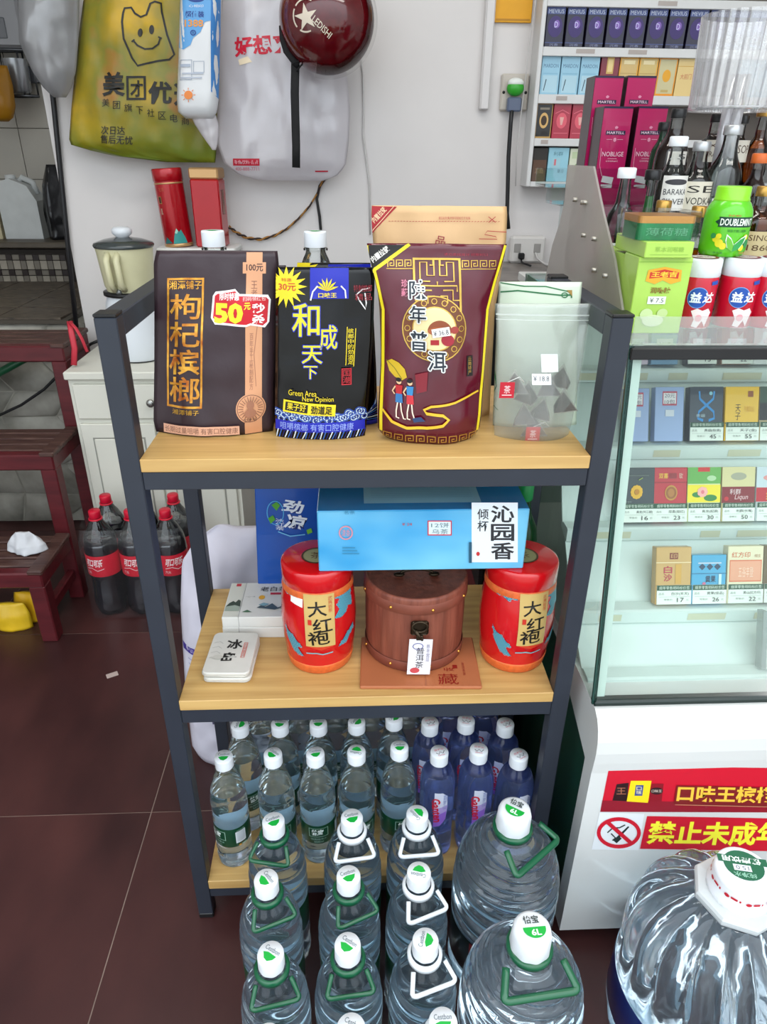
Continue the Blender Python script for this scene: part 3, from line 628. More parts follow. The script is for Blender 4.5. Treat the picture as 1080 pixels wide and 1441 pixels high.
# ------------------------------------------------------------------ middle shelf
m_red = M('drum_red', 'c40812', .2, coat=.6, var=.03); m_or = M('drum_orange_band', 'd4642f', .4, bump=.5, scale=160, var=.12, bdist=.001); m_te = ink('23708a', .3); m_te2 = ink('6fb0bd', .3)
def drumR(z):
    P_ = [(0, .047), (.018, .0505), (.05, .0545), (.085, .0562), (.115, .0545), (.14, .051), (.2, .05)]
    for (a, ra_), (b_, rb) in zip(P_, P_[1:]):
        if z <= b_:
            t = max(0, (z - a) / (b_ - a)); return ra_ + (rb - ra_) * t
    return .05
DL = Vector((-.072, .0985, Z2))
dr = thing('tea_drum', 'red drum shaped tea canister with price sticker, left of the wooden round box', 'canister', DL, 0, 'red tea drums')
part('body', dr, 'lathe', [(.044, 0), (.046, .001)] + [(drumR(.016 + .124 * i / 14), .016 + .124 * i / 14) for i in range(15)] + [(.049, .142)], m_red, 48)
part('base_band', dr, 'lathe', [(.0465, .0005), (.0485, .003), (.0508, .014), (.0512, .0175), (.0500, .019)], m_or, 48, caps=False)
part('upper_band', dr, 'lathe', [(.0515, .134), (.0527, .137), (.0518, .147), (.0505, .149)], m_or, 48, caps=False)
ld = part('lid', dr, 'lathe', [(.0512, .1465), (.0522, .148), (.0522, .172), (.0508, .1765), (.047, .178), (0, .178)], m_red, 48)
q = Print(lambda x, y: (x * .001, -y * .001)); q.disc(0, 0, 22, 22, ink('6a4a26')); q.disc(0, 0, 19, 19, ink('8f8a60')); q.ring(0, 0, 22, 22, 2, ink('3a2a18')); q.text('茶', -9, -9, 9, 9, ink('5a3a20')); q.build('lid_badge', ld, on_top(.1782))
tf = lambda px, py: ((px - 450) * .00106, at(px, py, .045)[2] - Z2)
q = Print(tf); random.seed(4)
def dragon(pts, w):
    for (x, y), r in zip(pts, w):
        q.disc(x, y, r, r * .62, m_te, 12); q.L -= 1
    q.L += 1
    for (x, y), r in zip(pts, w):
        for k in range(3): q.ring(x - r * .4 + k * r * .4, y, r * .34, r * .26, .9, m_te2, 8); q.L -= 1
    q.L += 1
def area_(pts):
    q.poly(pts, m_te); x0, x1 = min(p[0] for p in pts), max(p[0] for p in pts); y0, y1 = min(p[1] for p in pts), max(p[1] for p in pts)
    def ins(x, y):
        c = False
        for (ax, ay), (bx, by) in zip(pts, pts[1:] + pts[:1]):
            if (ay > y) != (by > y) and x < (bx - ax) * (y - ay) / (by - ay) + ax: c = not c
        return c
    k = 0; y = y0 + 2
    while y < y1:
        x = x0 + (2 if k % 2 else 0)
        while x < x1:
            if ins(x, y): q.ring(x, y, 2.2, 1.7, .7, m_te2, 7); q.L -= 1
            x += 4.4
        y += 3.2; k += 1
    q.L += 1
area_([(473, 836), (484, 836), (496, 831), (507, 832), (508, 846), (504, 852), (508, 858), (507, 866), (496, 862), (494, 870), (484, 874), (474, 872), (482, 862), (478, 856), (484, 850), (475, 846)])
area_([(402, 838), (432, 842), (430, 848), (424, 847), (418, 851), (408, 846), (400, 848)])
area_([(397, 888), (402, 896), (412, 899), (420, 906), (428, 912), (420, 914), (424, 920), (430, 926), (418, 925), (410, 918), (402, 908)])
area_([(508, 890), (510, 898), (500, 904), (494, 911), (478, 914), (486, 906), (492, 900), (499, 896)])
q.raw([(433, 838), (474, 838), (474, 909), (434, 909)], [[0, 1, 2, 3]], ink('c6a765')); q.raw([(434, 909), (474, 909), (454, 914)], [[0, 1, 2]], ink('c8381e'))
for ch, x0, y0, x1, y1 in (('大', 438, 847, 463, 867), ('红', 444, 869, 470, 888), ('袍', 437, 887, 466, 906)): q.text(ch, x0, y0, x1, y1, ink('15130f'), .012, -.08)
q.text('武夷岩茶', 465, 841, 471, 862, ink('c05a34'), vert=True); q.rect(438, 871, 443, 878, ink('c03020')); q.line([(434, 919), (448, 918), (456, 920), (470, 918)], 1.4, m_te2)
q.build('printed_label', dr, on_cyl(drumR), .008)
d2 = copy_tree(dr); d2.location = (.2265, .091, Z2); d2.rotation_euler = (0, 0, .13); d2['label'] = 'red drum shaped tea canister right of the wooden round box'
q = Print(tf); q.poly([(413, 842), (432, 843), (431, 857), (412, 854)], ink('e8e6e2')); q.build('price_sticker', dr, on_cyl(drumR), .008, base=.001)
# round wooden box
RBc = Vector((.0745, .1195, Z2 + .0062)); m_bw = M('brown_wood_grain', '8a4c3a', .5, col2='693527', scale=16, stretch=(6, 6, .5), bump=.6, bdist=.003, detail=6); m_lb = M('brown_leather', '7a4030', .55, var=.12, scale=40, bump=.2, bdist=.001); m_bz = M('aged_bronze', '3a3024', .35, .8, var=.3, scale=60); m_gr = M('gold_rivet', 'd8a04a', .25, .9)
rb = thing('tea_caddy', 'round brown wooden tea caddy with bronze latch and hanging white tag between the red drums', 'tea caddy', RBc)
rib = lambda h, t: 1 + .006 * noise.noise(Vector((sin(t) * 28, cos(t) * 28, h * 6)))
part('body', rb, 'lathe', [(.0735, .0)] + [(.0745 + .0015 * sin(pi * i / 12), .004 + .122 * i / 12) for i in range(13)] + [(.0725, .128)], m_bw, 160, rf=rib)
part('base_band', rb, 'lathe', [(.0752, .0), (.0765, .001), (.0772, .016), (.0764, .018)], m_lb, 64, caps=False)
ld = part('lid', rb, 'lathe', [(.0768, .106), (.0782, .107), (.0778, .127), (.0765, .1305), (.073, .131), (.0725, .1295), (0, .1292)], m_bw, 64)
part('lid_band', rb, 'lathe', [(.0776, .1045), (.0790, .106), (.0786, .120), (.0776, .1215)], m_lb, 64, caps=False)
for k in range(8):
    an = -.55 + k * pi / 4
    for z, r_ in ((.010, .077), (.1125, .0787)): part('rivet', rb, 'sphere', (r_ * sin(an), -r_ * cos(an), z), .0026, m_gr, 10, 6)
lt_ = MB(); lt_.box(-.013, .013, -.0815, -.0775, .072, .096, m_bz, .003); lt_.tube([(.011 * cos(x), -.083, .088 + .009 * sin(x)) for x in [2 * pi * k / 14 for k in range(14)]], .0022, m_bz, 6, True); lt_.tube([(-.006, -.083, .082), (0, -.085, .072), (.004, -.083, .066)], .003, m_bz, 6); lt_.box(-.005, .005, -.086, -.081, .066, .074, m_bz, .001); lt_.build('latch', rb)
hd = MB(); hd.tube([(.024 * cos(pi * k / 12), -.012, .134 + .014 * sin(pi * k / 12) * .5) for k in range(13)], .0022, m_bz, 7); [hd.sphere((s_ * .026, -.012, .1325), .0065, m_bz, 10, 6, (1.3, .8, .5)) for s_ in (-1, 1)]; hd.build('handle', rb)
tg = MB(); tg.box(-.017, .017, -.0852, -.0846, .004, .068, ink('e4e2e6')); tg = tg.build('paper_tag', rb); tg.rotation_euler = (0, radians(2), 0)
q = Print(lambda x, y: (x * .001, .068 - y * .001)); q.text('普洱茶', -6, 14, 6, 52, ink('26242a'), vert=True); q.text('陈年宫廷', 9, 8, 14, 40, ink('8a86a0'), vert=True); q.disc(-6, 56, 7, 5, ink('c04a50')); q.ring(-4, 12, 8, 6, 1.2, ink('6a6a9a'), 14); q.build('tag_print', tg, lambda u, v, h: (u, -.0852 - h, v))
# flat paper bag under it
pb = MB().box(-.089, .089, -.058, .06, 0, .0055, M('brown_paper', 'a9643e', .6, var=.06, scale=12, bump=.2), .0015).build('paper_bag', None, (.079, .0705, Z2)); pb.rotation_euler = (0, 0, -.035); tag(pb, 'flat reddish brown paper bag lying under the round tea caddy', 'paper bag')
q = Print(lambda x, y: (x * .001, -y * .001)); q.text('藏', 26, 30, 56, 53, ink('8a2018')); q.text('收', 36, 16, 52, 24, ink('8a2018')); q.rect(50, 10, 57, 18, ink('8a2018')); q.text('普洱茶饼', 64, 4, 68, 34, ink('8a2018'), vert=True); q.rect(7, -55, 8, 57, ink('9a5836')); q.build('printed_lettering', pb, on_top(.0055))
# blue box on the two drums
BBo = Vector((.076, .1045, Z2 + .1784)); x0, x1 = -.067 - BBo.x, .2185 - BBo.x
m_bb = M('blue_box_print', '2b97cf', .14, coat=.8, col2='74c3e4', scale=7, stretch=(1, 1, 1.6), bump=.05, detail=2); m_bt = M('blue_box_top', '1b7dbd', .16, coat=.8, var=.05)
bb = thing('gift_box', 'long shiny sky blue gift box lying across the lids of two red drums', 'box', BBo)
part('carton', bb, 'box', x0, x1, -.05, .05, 0, .094, m_bb, .0015); part('top_panel', bb, 'box', x0 + .001, x1 - .001, -.049, .049, .094, .0945, m_bt)
q = Print(lambda x, y: (x * .001, -y * .001)); q.rect(-80, -40, 80, 30, ink('86bcd6', .15)); 
for k in range(9): q.line([(-70, -34 + 6 * k), (70, -34 + 6 * k)], .8, ink('4a8ab0'))
q.build('top_text', bb, on_top(.0946))
tf, mp = on_y(.0545, BBo); q = Print(tf)
q.rect(664, 707, 729, 791, ink('dfe6ea', .2)); q.text('沁园香', 691, 710, 724, 788, ink('2a2c30'), .02, vert=True); q.text('倾杯', 672, 715, 688, 748, ink('2a2c30'), .01, vert=True); q.disc(673, 779, 2.5, 3, ink('c03030'))
q.rect(602, 732, 636, 753, ink('d3dfe6', .2)); q.frame(602, 732, 636, 753, 1.5, ink('c23c4a')); q.text('12饼', 607, 735, 632, 742, ink('5a7a78')); q.text('乌茶', 608, 744, 631, 751, ink('5a7a78')); q.text('¥ 24', 566, 735, 580, 739, ink('b0505a'))
q.ring(487, 749, 10, 10, 2, ink('c98a98', .2)); q.text('清香', 481, 744, 493, 754, ink('c98a98', .2)); q.text('茗茶', 484, 717, 500, 723, ink('3c87ad', .2)); 
for k in range(3): q.line([(482, 770 + 4 * k), (500 + 3 * k, 770 + 4 * k)], 1, ink('2f7a9c', .2))
q.raw([(660, 762), (664, 762), (664, 791), (660, 791)], [[0, 1, 2, 3]], ink('26546a')); q.build('printed_front', bb, mp)
# sachets: pads with rounded corners
m_sa = M('sachet_foil', 'c9c7bf', .45, var=.04, scale=30)
def pad(w_, d_, h_, r, mat, n=5):
    pts = []
    for sx, sy, a0 in ((1, 1, 0), (-1, 1, pi / 2), (-1, -1, pi), (1, -1, 3 * pi / 2)):
        for k in range(n + 1): an = a0 + pi / 2 * k / n; pts.append((sx * (w_ / 2 - r) + r * cos(an), sy * (d_ / 2 - r) + r * sin(an)))
    B = MB(); N_ = len(pts); vs = []
    for f_, z in ((.97, 0), (1, h_ * .3), (1, h_ * .7), (.97, h_)): vs += [(x * f_, y * f_, z) for x, y in pts]
    fs = [list(range(N_ - 1, -1, -1)), list(range(3 * N_, 4 * N_))] + [[j * N_ + i, j * N_ + (i + 1) % N_, (j + 1) * N_ + (i + 1) % N_, (j + 1) * N_ + i] for j in range(3) for i in range(N_)]
    return B.add(vs, fs, mat)
for k in range(4):
    o = pad(.070, .098, .0049, .009, m_sa).build('tea_sachet', None, (-.2055 + .001 * sin(k * 2), .084 + .0012 * cos(k * 3), Z2 + .0051 * k)); o.rotation_euler = (0, 0, -.05 + .025 * sin(k * 2.2))
    tag(o, 'pale grey tea sachet, ' + ('at the bottom of the stack', 'second from the bottom of the stack', 'just below the top of the stack', 'on top of the stack, with black brush writing')[k], 'sachet', 'tea sachets in a stack')
    q = Print(lambda x, y: (x * .001, -y * .001))
    q.text('冰', -10, -30, 14, -7, ink('1c1b1a'), .03, -.1); q.text('岛', -12, 2, 10, 24, ink('1c1b1a'), .03); q.frame(16, -22, 22, 14, 1, ink('c87068')); q.text('古树普洱', 17, -20, 21, 12, ink('c87068'), vert=True)
    for g in range(4): q.line([(-30, -20 + 12 * g), (-22, -24 + 12 * g), (-16, -19 + 12 * g)], .7, ink('9a9a94'))
    q.disc(-18, 14, 8, 5, ink('b9b7ae')); q.build('printed_top', o, on_top(.0049))
m_tb2 = M('tea_box_white', 'd6d5cf', .4, var=.03)
for k in range(2):
    t = thing('tea_box', 'flat white tea box with ink mountains, ' + ('lower of two behind the sachets', 'upper of two behind the sachets')[k], 'box', (-.176, .1935, Z2 + .0202 * k), -.03 + .02 * k, 'white tea boxes')
    part('carton', t, 'box', -.052, .06, -.05, .05, 0, .0198, m_tb2, .001); part('flap_seam', t, 'box', -.026, -.0255, -.0502, .0501, .002, .0199, ink('6f6e6a'))
    q = Print(lambda x, y: (x * .001, -y * .001)); q.rect(-50, -48, -27, 48, ink('cfcfc4')); q.rect(-42, -46, -34, -38, ink('c0283a')); q.text('老白茶', 0, -36, 44, -22, ink('3a3835'), .01); q.rect(18, -18, 44, -12, ink('b8303c')); q.disc(5, -4, 5, 6, ink('e0a52c')); q.text('一山一味', -22, -8, -6, -4, ink('8a8a84'))
    q.poly([(-50, 22), (-46, 12), (-40, 6), (-36, 10), (-32, 2), (-28, 6), (-27, 26)], ink('2f4038')); q.poly([(-50, 22), (-36, 18), (-27, 22), (-27, 34), (-50, 34)], ink('9aa79a')); q.poly([(0, 26), (8, 18), (14, 24), (24, 14), (34, 26), (46, 18), (56, 30), (40, 26), (30, 32)], ink('44545c')); q.poly([(2, 18), (10, 12), (20, 16), (12, 22)], ink('7aa0ac')); q.poly([(-22, 38), (-14, 32), (-6, 38)], ink('3f6a4a'))
    q.build('printed_top', t, on_top(.01985))
# deep blue drink carton at the back
m_db = M('carton_blue', '0f4fa8', .3, coat=.3, var=.1, scale=8)
dc = thing('drink_carton', 'deep blue drink carton with white lettering standing at the back of middle shelf', 'carton', (-.128, .262, Z2 + .004), 0); dc.rotation_euler = (0, radians(2.5), 0)
part('carton', dc, 'box', -.056, .062, -.022, .022, 0, .245, m_db, .0015)
q = Print(lambda x, y: (x * .001, .245 - y * .001)); WHT = ink('e6edf4')
for dx, cl in ((0, '0a2a70'), (-.6, 'dfe8f2')):
    q.text('劲', -12 + dx, 50, 22 + dx, 74, ink(cl), .05 if dx == 0 else .03, .15, slant=.15); q.text('凉', -8 + dx, 76, 26 + dx, 104, ink(cl), .05 if dx == 0 else .03, .15, slant=.15)
q.text('冰红茶', -24, 84, -10, 106, ink('dfe8f2'), vert=True, rot=.15); q.ring(-24, 74, 14, 22, 1.6, ink('4aa0d8')); q.poly([(-30, 60), (-22, 54), (-16, 60), (-22, 70)], ink('4a9a2e')); q.poly([(-36, 84), (-28, 78), (-24, 86), (-32, 94)], ink('4a9a2e')); q.poly([(26, 104), (34, 100), (36, 108), (28, 112)], ink('6fb23a')); q.rect(-24, 12, -14, 30, ink('dfe8f2')); q.rect(-18, 10, -12, 20, ink('d8dc3a')); q.text('500ml', -44, 14, -30, 20, ink('9fc0e0'), rot=1.57)
q.line([(-20, 108), (0, 116), (24, 112)], 2, ink('6fb8e4')); q.build('printed_front', dc, lambda u, v, h: (u, -.022 - h, v))
# dark green bottle at the back right
gb = thing('wine_bottle', 'dark green glass bottle with green cap at the back right of middle shelf', 'bottle', (.258, .232, Z2))
part('body', gb, 'lathe', [(.026, 0), (.028, .004), (.028, .13), (.025, .15), (.014, .175), (.0115, .19), (.0115, .205)], M('green_glass', '0a3a1c', .08, trans=.3), 28); part('cap', gb, 'lathe', [(.0125, .200), (.0135, .202), (.0135, .226), (.012, .228)], M('cap_green', '0f7a3c', .35), 24)
# white woven sack standing behind the rack
sk_, fr = bag([(.0, -.115, .115, .05), (.03, -.125, .125, .06), (.2, -.12, .118, .065), (.4, -.105, .115, .05), (.5, -.09, .112, .03), (.545, -.06, .1, .018), (.575, -.02, .085, .006)], M('woven_sack', 'cfccd8', .55, var=.05, scale=9, bump=.35, bdist=.006), seed=77, wr=.02, ws=14, nx=34, nz=40)
sk = weld(sk_.build('rice_sack', None, (-.252, .372, .001))); tag(sk, 'white woven sack with purple print standing on the floor behind the rack', 'sack')
q = Print(lambda x, y: (x * .001, y * -.001)); PU = ink('43358f'); q.rect(-110, -318, 70, -300, PU); q.text('产品规格说明', -100, -314, -50, -304, ink('d8d4e8')); q.text('湖北长香', -112, -200, -24, -168, PU, .03); q.text('优质大米', -20, -290, 60, -270, ink('9a94b8'))
for k in range(5): q.line([(-100, -285 + 11 * k), (-60, -285 + 11 * k)], 2, ink('9a94b8'))
q.rect(-60, -160, -30, -140, ink('55506a')); q.build('printed_lettering', sk, fr, .006)

bx_ = thing('shade_block', 'added tall black gap-darkening crate on the floor behind the right side of the rack', 'block', (.262, .46, 0)); part('body', bx_, 'box', -.05, .042, -.15, .16, .0, .70, M('block_black', '101012', .5, var=.2), .006); part('lid', bx_, 'box', -.054, .046, -.155, .165, .70, .722, M('block_black'), .004); part('red_strip', bx_, 'box', -.0505, .0425, -.1505, .1, .42, .46, M('block_red', '6a1018', .5))  # black box added to stand in for the shade in the gap behind the rack
sc_p = MB().box(-.014, .014, -.008, .008, 0, .0015, M('scrap_paper', 'b9a7a0', .8)).build('paper_scrap', None, tuple(atz(158, 950, .0002))); sc_p.rotation_euler = (0, 0, .5); tag(sc_p, 'small pale paper scrap lying on the dark floor left of the rack', 'scrap')
# ------------------------------------------------------------------ water
def milky(key, col, dcol, k, ior=1.333):       # water in PET: refracts, and a pale milky colour is mixed in to brighten it
    mt = M(key, col, 0, trans=1, ior=ior); nt = mt.node_tree; N = nt.nodes.new; b = nt.nodes['Principled BSDF']; out = nt.nodes['Material Output']
    d = N('ShaderNodeBsdfDiffuse'); d.inputs[0].default_value = hx(dcol); t = N('ShaderNodeBsdfTranslucent'); t.inputs[0].default_value = hx(dcol)
    a = N('ShaderNodeMixShader'); nt.links.new(d.outputs[0], a.inputs[1]); nt.links.new(t.outputs[0], a.inputs[2]); m2 = N('ShaderNodeMixShader'); m2.inputs[0].default_value = k
    nt.links.new(b.outputs[0], m2.inputs[1]); nt.links.new(a.outputs[0], m2.inputs[2]); nt.links.new(m2.outputs[0], out.inputs['Surface']); return mt
m_water = milky('water', 'e4f4fc', 'cbe6f8', .06, 1.42); m_pet = clear('pet_shell', 'fafdfd'); m_wb = milky('blue_water', 'b9c9fa', 'a3b8f6', .13, 1.40); m_pb = clear('blue_pet_shell', 'd6dff8')
m_cap = M('cap_white', 'e2e6ea', .35, var=.01); m_gn = M('label_green', '0b3f26', .3, coat=.3); GRN = ink('12a53c'); m_hg = M('handle_green', '0a5535', .3, coat=.3); m_hw = M('handle_white', 'dfe3e6', .35)
def bottle_body(prof, level, seg, rf, wmat, smat, parent, name='body'):
    """outer skin of one bottle: water below the level, thin shell above, a water surface between"""
    lo = [p for p in prof if p[1] <= level]; hi = [p for p in prof if p[1] >= level]
    b = MB(); b.lathe([(0, lo[0][1] + .004), (lo[0][0] * .6, lo[0][1] + .003)] + lo, wmat, seg, rf=rf, caps=False); b.lathe(hi, smat, seg, rf=rf, caps=False)
    r = hi[0][0] if hi else lo[-1][0]
    b.lathe([(lo[-1][0] * .999, level), (0, level)], wmat, seg, caps=False)
    return weld(b.build(name, parent))
def dens(P_, n):             # smooth resampling of a profile (Catmull-Rom)
    out = []
    for i in range(len(P_) - 1):
        a, b, c, d = P_[max(0, i - 1)], P_[i], P_[i + 1], P_[min(len(P_) - 1, i + 2)]
        k = max(1, int(math.ceil(abs(c[1] - b[1]) / n)))
        for j in range(k):
            t = j / k; f = lambda q: .5 * (2 * b[q] + (c[q] - a[q]) * t + (2 * a[q] - 5 * b[q] + 4 * c[q] - d[q]) * t * t + (3 * b[q] - a[q] - 3 * c[q] + d[q]) * t ** 3)
            out.append((f(0), b[1] + (c[1] - b[1]) * t))
    return out + [P_[-1]]
def cap(parent, r, z0, z1, words, leaf=True, ribs=40):
    c = MB(); c.lathe([(r, z0), (r, z1 - .002), (r * .96, z1), (0, z1)], m_cap, 48, rf=lambda h, t: 1 + .012 * (cos(ribs * t) if h < z1 - .003 else 0)); c = c.build('cap', parent)
    q = Print(lambda x, y: (x * r, -y * r))
    if words: q.text(words, -.62, -.48, .62, -.12, ink('6f7a80'), .01)
    q.raw([(-.55, .12), (-.2, -.02), (.55, .02), (.42, .34), (.1, .6), (-.25, .5)], [[0, 1, 2, 3, 4, 5]], GRN)
    q.build('cap_print', c, on_top(z1)); return c
# the small bottles on the bottom shelf
pS = dens([(.026, 0), (.0298, .004), (.0309, .014), (.0299, .022), (.0309, .032), (.0300, .042), (.0309, .050), (.0304, .054), (.0304, .098), (.0314, .104), (.0308, .118), (.0314, .132), (.0306, .150), (.0272, .170), (.0222, .187), (.0168, .200), (.0134, .207), (.0128, .213), (.0128, .222)], .0026)
def rS(h, t):
    if h < .05: return 1 + .02 * cos(9 * t) * max(0, sin(pi * h / .05))
    if .1 < h < .185: return 1 - .022 * (1 - abs(sin(1.0 * t + 150 * h))) ** 1.5 * min(1, (h - .1) / .015, (.185 - h) / .01)
    if h >= .185: return 1 + .012 * cos(14 * t) * (1 if h < .206 else 0)
    return 1
wb = thing('water_bottle', '', 'bottle'); bottle_body(pS, .168, 48, rS, m_water, m_pet, wb); wb.scale = (.97, .97, 1)
lb = part('label', wb, 'lathe', [(.0308, .055), (.0310, .056), (.0310, .0965), (.0308, .0975)], m_gn, 48, caps=False)
q = Print(lambda x, y: (x * .001, y * -.001)); GY, WH = ink('9fc2b0'), ink('e6efe9')
q.frame(-17, -92, 17, -72, 1, GY); q.text('怡宝', -13, -90, 8, -76, WH, .05, slant=.2); q.text('饮用纯净水', -14, -69, 14, -65, GY); q.text('555ml', -8, -63, 8, -59, GY); q.rect(34, -90, 52, -64, ink('dfe4e8')); q.text('营养成分表', 36, -94, 50, -91, GY); [q.rect(36, -88 + 3 * k, 50, -87 + 3 * k, ink('9aa0a8')) for k in range(7)]; q.rect(38, -61, 42, -58, ink('e8a02c')); q.rect(43, -61, 52, -58.5, GY); q.rect(-60, -88, -40, -86, GY); q.rect(-60, -82, -44, -80, GY)
q.build('label_print', lb, on_cyl(lambda z: .0310), .004)
part('neck_ring', wb, 'lathe', [(.0155, .2085), (.0165, .2095), (.0165, .2115), (.0150, .2125)], m_pet, 32, caps=False)
part('label_backing', wb, 'lathe', [(.0307, .0555), (.0307, .097)], M('label_backing_white', 'e2f0f8', .5), 48, caps=False)
cap(wb, .0152, .2135, .2325, 'Cestbon')
col5 = ('first', 'second', 'third', 'fourth', 'fifth')
spots = []
for k, (x, y) in enumerate(((-.230, .051), (-.152, .054), (-.084, .053), (-.018, .055), (.052, .062))): spots.append((x, y, Z3, 'small water bottle with green label, %s from left in the front row of bottom shelf' % col5[k], 'small water bottles on the bottom shelf'))
for k, (x, y) in enumerate(((-.214, .121), (-.147, .121), (-.082, .120), (-.017, .121), (.047, .1285))): spots.append((x, y, Z3, 'small water bottle with green label, %s from left in the second row of bottom shelf' % col5[k], 'small water bottles on the bottom shelf'))
for k, (x, y) in enumerate(((-.19, .1875), (-.122, .1885), (-.056, .188), (.010, .189), (.076, .192))): spots.append((x, y, Z3, 'small water bottle with green label, %s from left in the third row of bottom shelf' % col5[k], 'small water bottles on the bottom shelf'))
spots.append((-.196, .205, Z1, 'clear bottle with white cap behind the brown snack pouch on top shelf', None)); spots.append((-.064, .205, Z1, 'clear bottle with white cap behind the black snack pouches on top shelf', None))
lrot = (-.75, .3, .05, .5, .35, .7, -.2, .1, .6, .2, .2, .5, 0, .4, .1, 0, 0); crot = (0, -.7, .15, 2.9, 0, 1.4, -.15, 0, .9, 1.2, .3, 0, .6, 0, .2, 0, 0)
def place(proto, i, loc, rz, label, group, cr):
    o = proto if i == 0 else copy_tree(proto); o.location = loc; o.rotation_euler = (0, 0, rz); o['label'] = label
    if group: o['group'] = group
    elif 'group' in o: del o['group']
    for ch in o.children:
        if ch.name.startswith('cap'): ch.rotation_euler = (0, 0, cr - rz)
    return o
for i, (x, y, z, lab, gr) in enumerate(spots): place(wb, i, (x, y, z), lrot[i], lab, gr, crot[i])
# blue square bottles
pG = dens([(.0265, 0), (.0292, .003), (.0305, .012), (.0305, .05), (.0294, .06), (.0305, .07), (.0305, .150), (.0294, .165), (.0265, .179), (.021, .191), (.0155, .198), (.0135, .203), (.0130, .222)], .005)
def rG(h, t):
    k = max(0, min(1, (.195 - h) / .03)); c = cos(4 * t); return 1 + k * (-.045 * c) + (.02 * k * cos(8 * t) if .03 < h < .14 else 0)
gz = thing('water_bottle', '', 'bottle'); bottle_body(pG, .184, 64, rG, m_wb, m_pb, gz); gz.scale = (.975, .975, 1)
def rGz(z): return .0318
lb = MB(); pts = []
q = Print(lambda x, y: (x * .0013, .119 + (-y * .001 - .121) * 1.38))
q.poly([(-9, -150), (2, -150), (9, -143), (10, -125), (8, -104), (0, -94), (-9, -92)], ink('d9dcec')); q.poly([(-9, -112), (9, -118), (8, -104), (0, -94), (-9, -92)], ink('9a6ad0')); q.poly([(-9, -124), (10, -128), (9, -118), (-9, -112)], ink('b9a2dc'))
q.text('Ganten', -25, -127, 15, -115, ink('d0142c'), .03, 1.45); q.text('百岁山', 3, -146, 8, -122, ink('7f8cc0'), .01, vert=True)
q.build('label', gz, lambda u, v, h: ((.0305 * .962 + h) * sin(u / .0305), -(.0305 * .962 + h) * cos(u / .0305) - .0006, v), .003)
c = MB(); c.lathe([(.0152, .2015), (.0152, .2205), (.0146, .2225), (0, .2225)], m_cap, 48, rf=lambda h, t: 1 + .012 * (cos(40 * t) if h < .2195 else 0)); c = c.build('cap', gz)
q = Print(lambda x, y: (x * .001, -y * .001)); q.text('百岁山', -8, -6, 8, -2, ink('d04a58')); q.line([(-7, 2), (-3, 6), (0, 1), (4, 6), (8, 1)], 1.1, ink('2a2a34')); q.text('Ganten', -6, 7, 6, 10, ink('d04a58')); q.build('cap_print', c, on_top(.2225))
gs = ((.1175, .059), (.183, .062), (.2465, .048), (.109, .126), (.172, .1285), (.2385, .1185), (.150, .194), (.216, .194))
nm = ('left in the front row', 'middle in the front row', 'right in the front row', 'left in the second row', 'middle in the second row', 'right in the second row', 'left in the rear row', 'right in the rear row')
for i, (x, y) in enumerate(gs): place(gz, i, (x, y, Z3), (.1, .12, .42, -.3, 0, -.3, 0, 0)[i], 'bluish square water bottle, violet petal label, ' + nm[i] + ' of its kind', 'blue square water bottles', (.3, -.2, .5, .2, -.3, .4, 0, 0)[i])
# the 1.5 litre bottles on the floor
pM = dens([(.038, 0), (.0425, .004), (.0445, .016), (.0435, .03), (.0445, .045), (.0435, .06), (.0445, .075), (.0438, .082), (.0438, .150), (.0450, .158), (.0452, .175), (.0450, .195), (.0436, .215), (.0405, .233), (.0352, .250), (.0275, .265), (.0205, .274), (.0155, .281), (.0145, .288), (.0145, .296)], .0022)
def rM(h, t):
    if h < .08: return 1 + .012 * cos(10 * t) * sin(pi * h / .08)
    if .155 < h < .262: return 1 - .06 * (1 - abs(sin(t + 125 * h))) ** 1.4 * min(1, (h - .155) / .015, (.262 - h) / .02)
    return 1
def carry_handle(parent, mat, z0, r0, half0, half1, out, drop, rr):
    h = MB(); h.lathe([(r0, z0), (r0 + .0035, z0 + .001), (r0 + .004, z0 + .008), (r0 + .001, z0 + .011), (r0 - .0005, z0 + .0105)], mat, 32, caps=False)
    P_ = [(-half0, -r0 * .7, z0 + .005)]
    A, B_ = (-half0, -r0 * .8, z0 + .004), (-half1, -out, z0 - drop); C_, D_ = (half1, -out, z0 - drop), (half0, -r0 * .8, z0 + .004)
    def seg_(a, b, n): return [tuple(a[k] + (b[k] - a[k]) * i / n for k in range(3)) for i in range(n)]
    path = seg_(A, B_, 6); rc = .007; L_ = path[:-0 or None]
    for k in range(5):   # rounded corner
        an = pi / 2 * k / 4; path.append((-half1 + rc * (1 - cos(an)) * .9, -out - rc * sin(an) * .5, z0 - drop - .002 * sin(an)))
    n = 14
    for k in range(1, n): x = -half1 + rc + (2 * half1 - 2 * rc) * k / n; path.append((x, -out - rc * .5, z0 - drop - .002 + .0008 * sin(k * pi)))
    for k in range(5):
        an = pi / 2 * k / 4; path.append((half1 - rc * (1 - sin(an)) * .9, -out - rc * cos(an) * .5, z0 - drop - .002 * cos(an)))
    path += [D_ if False else tuple(C_[k] + (D_[k] - C_[k]) * i / 6 for k in range(3)) for i in range(1, 7)]
    h.tube(path, rr, mat, 8, flat=rr * .7)
    return h.build('handle', parent)
protos = {}
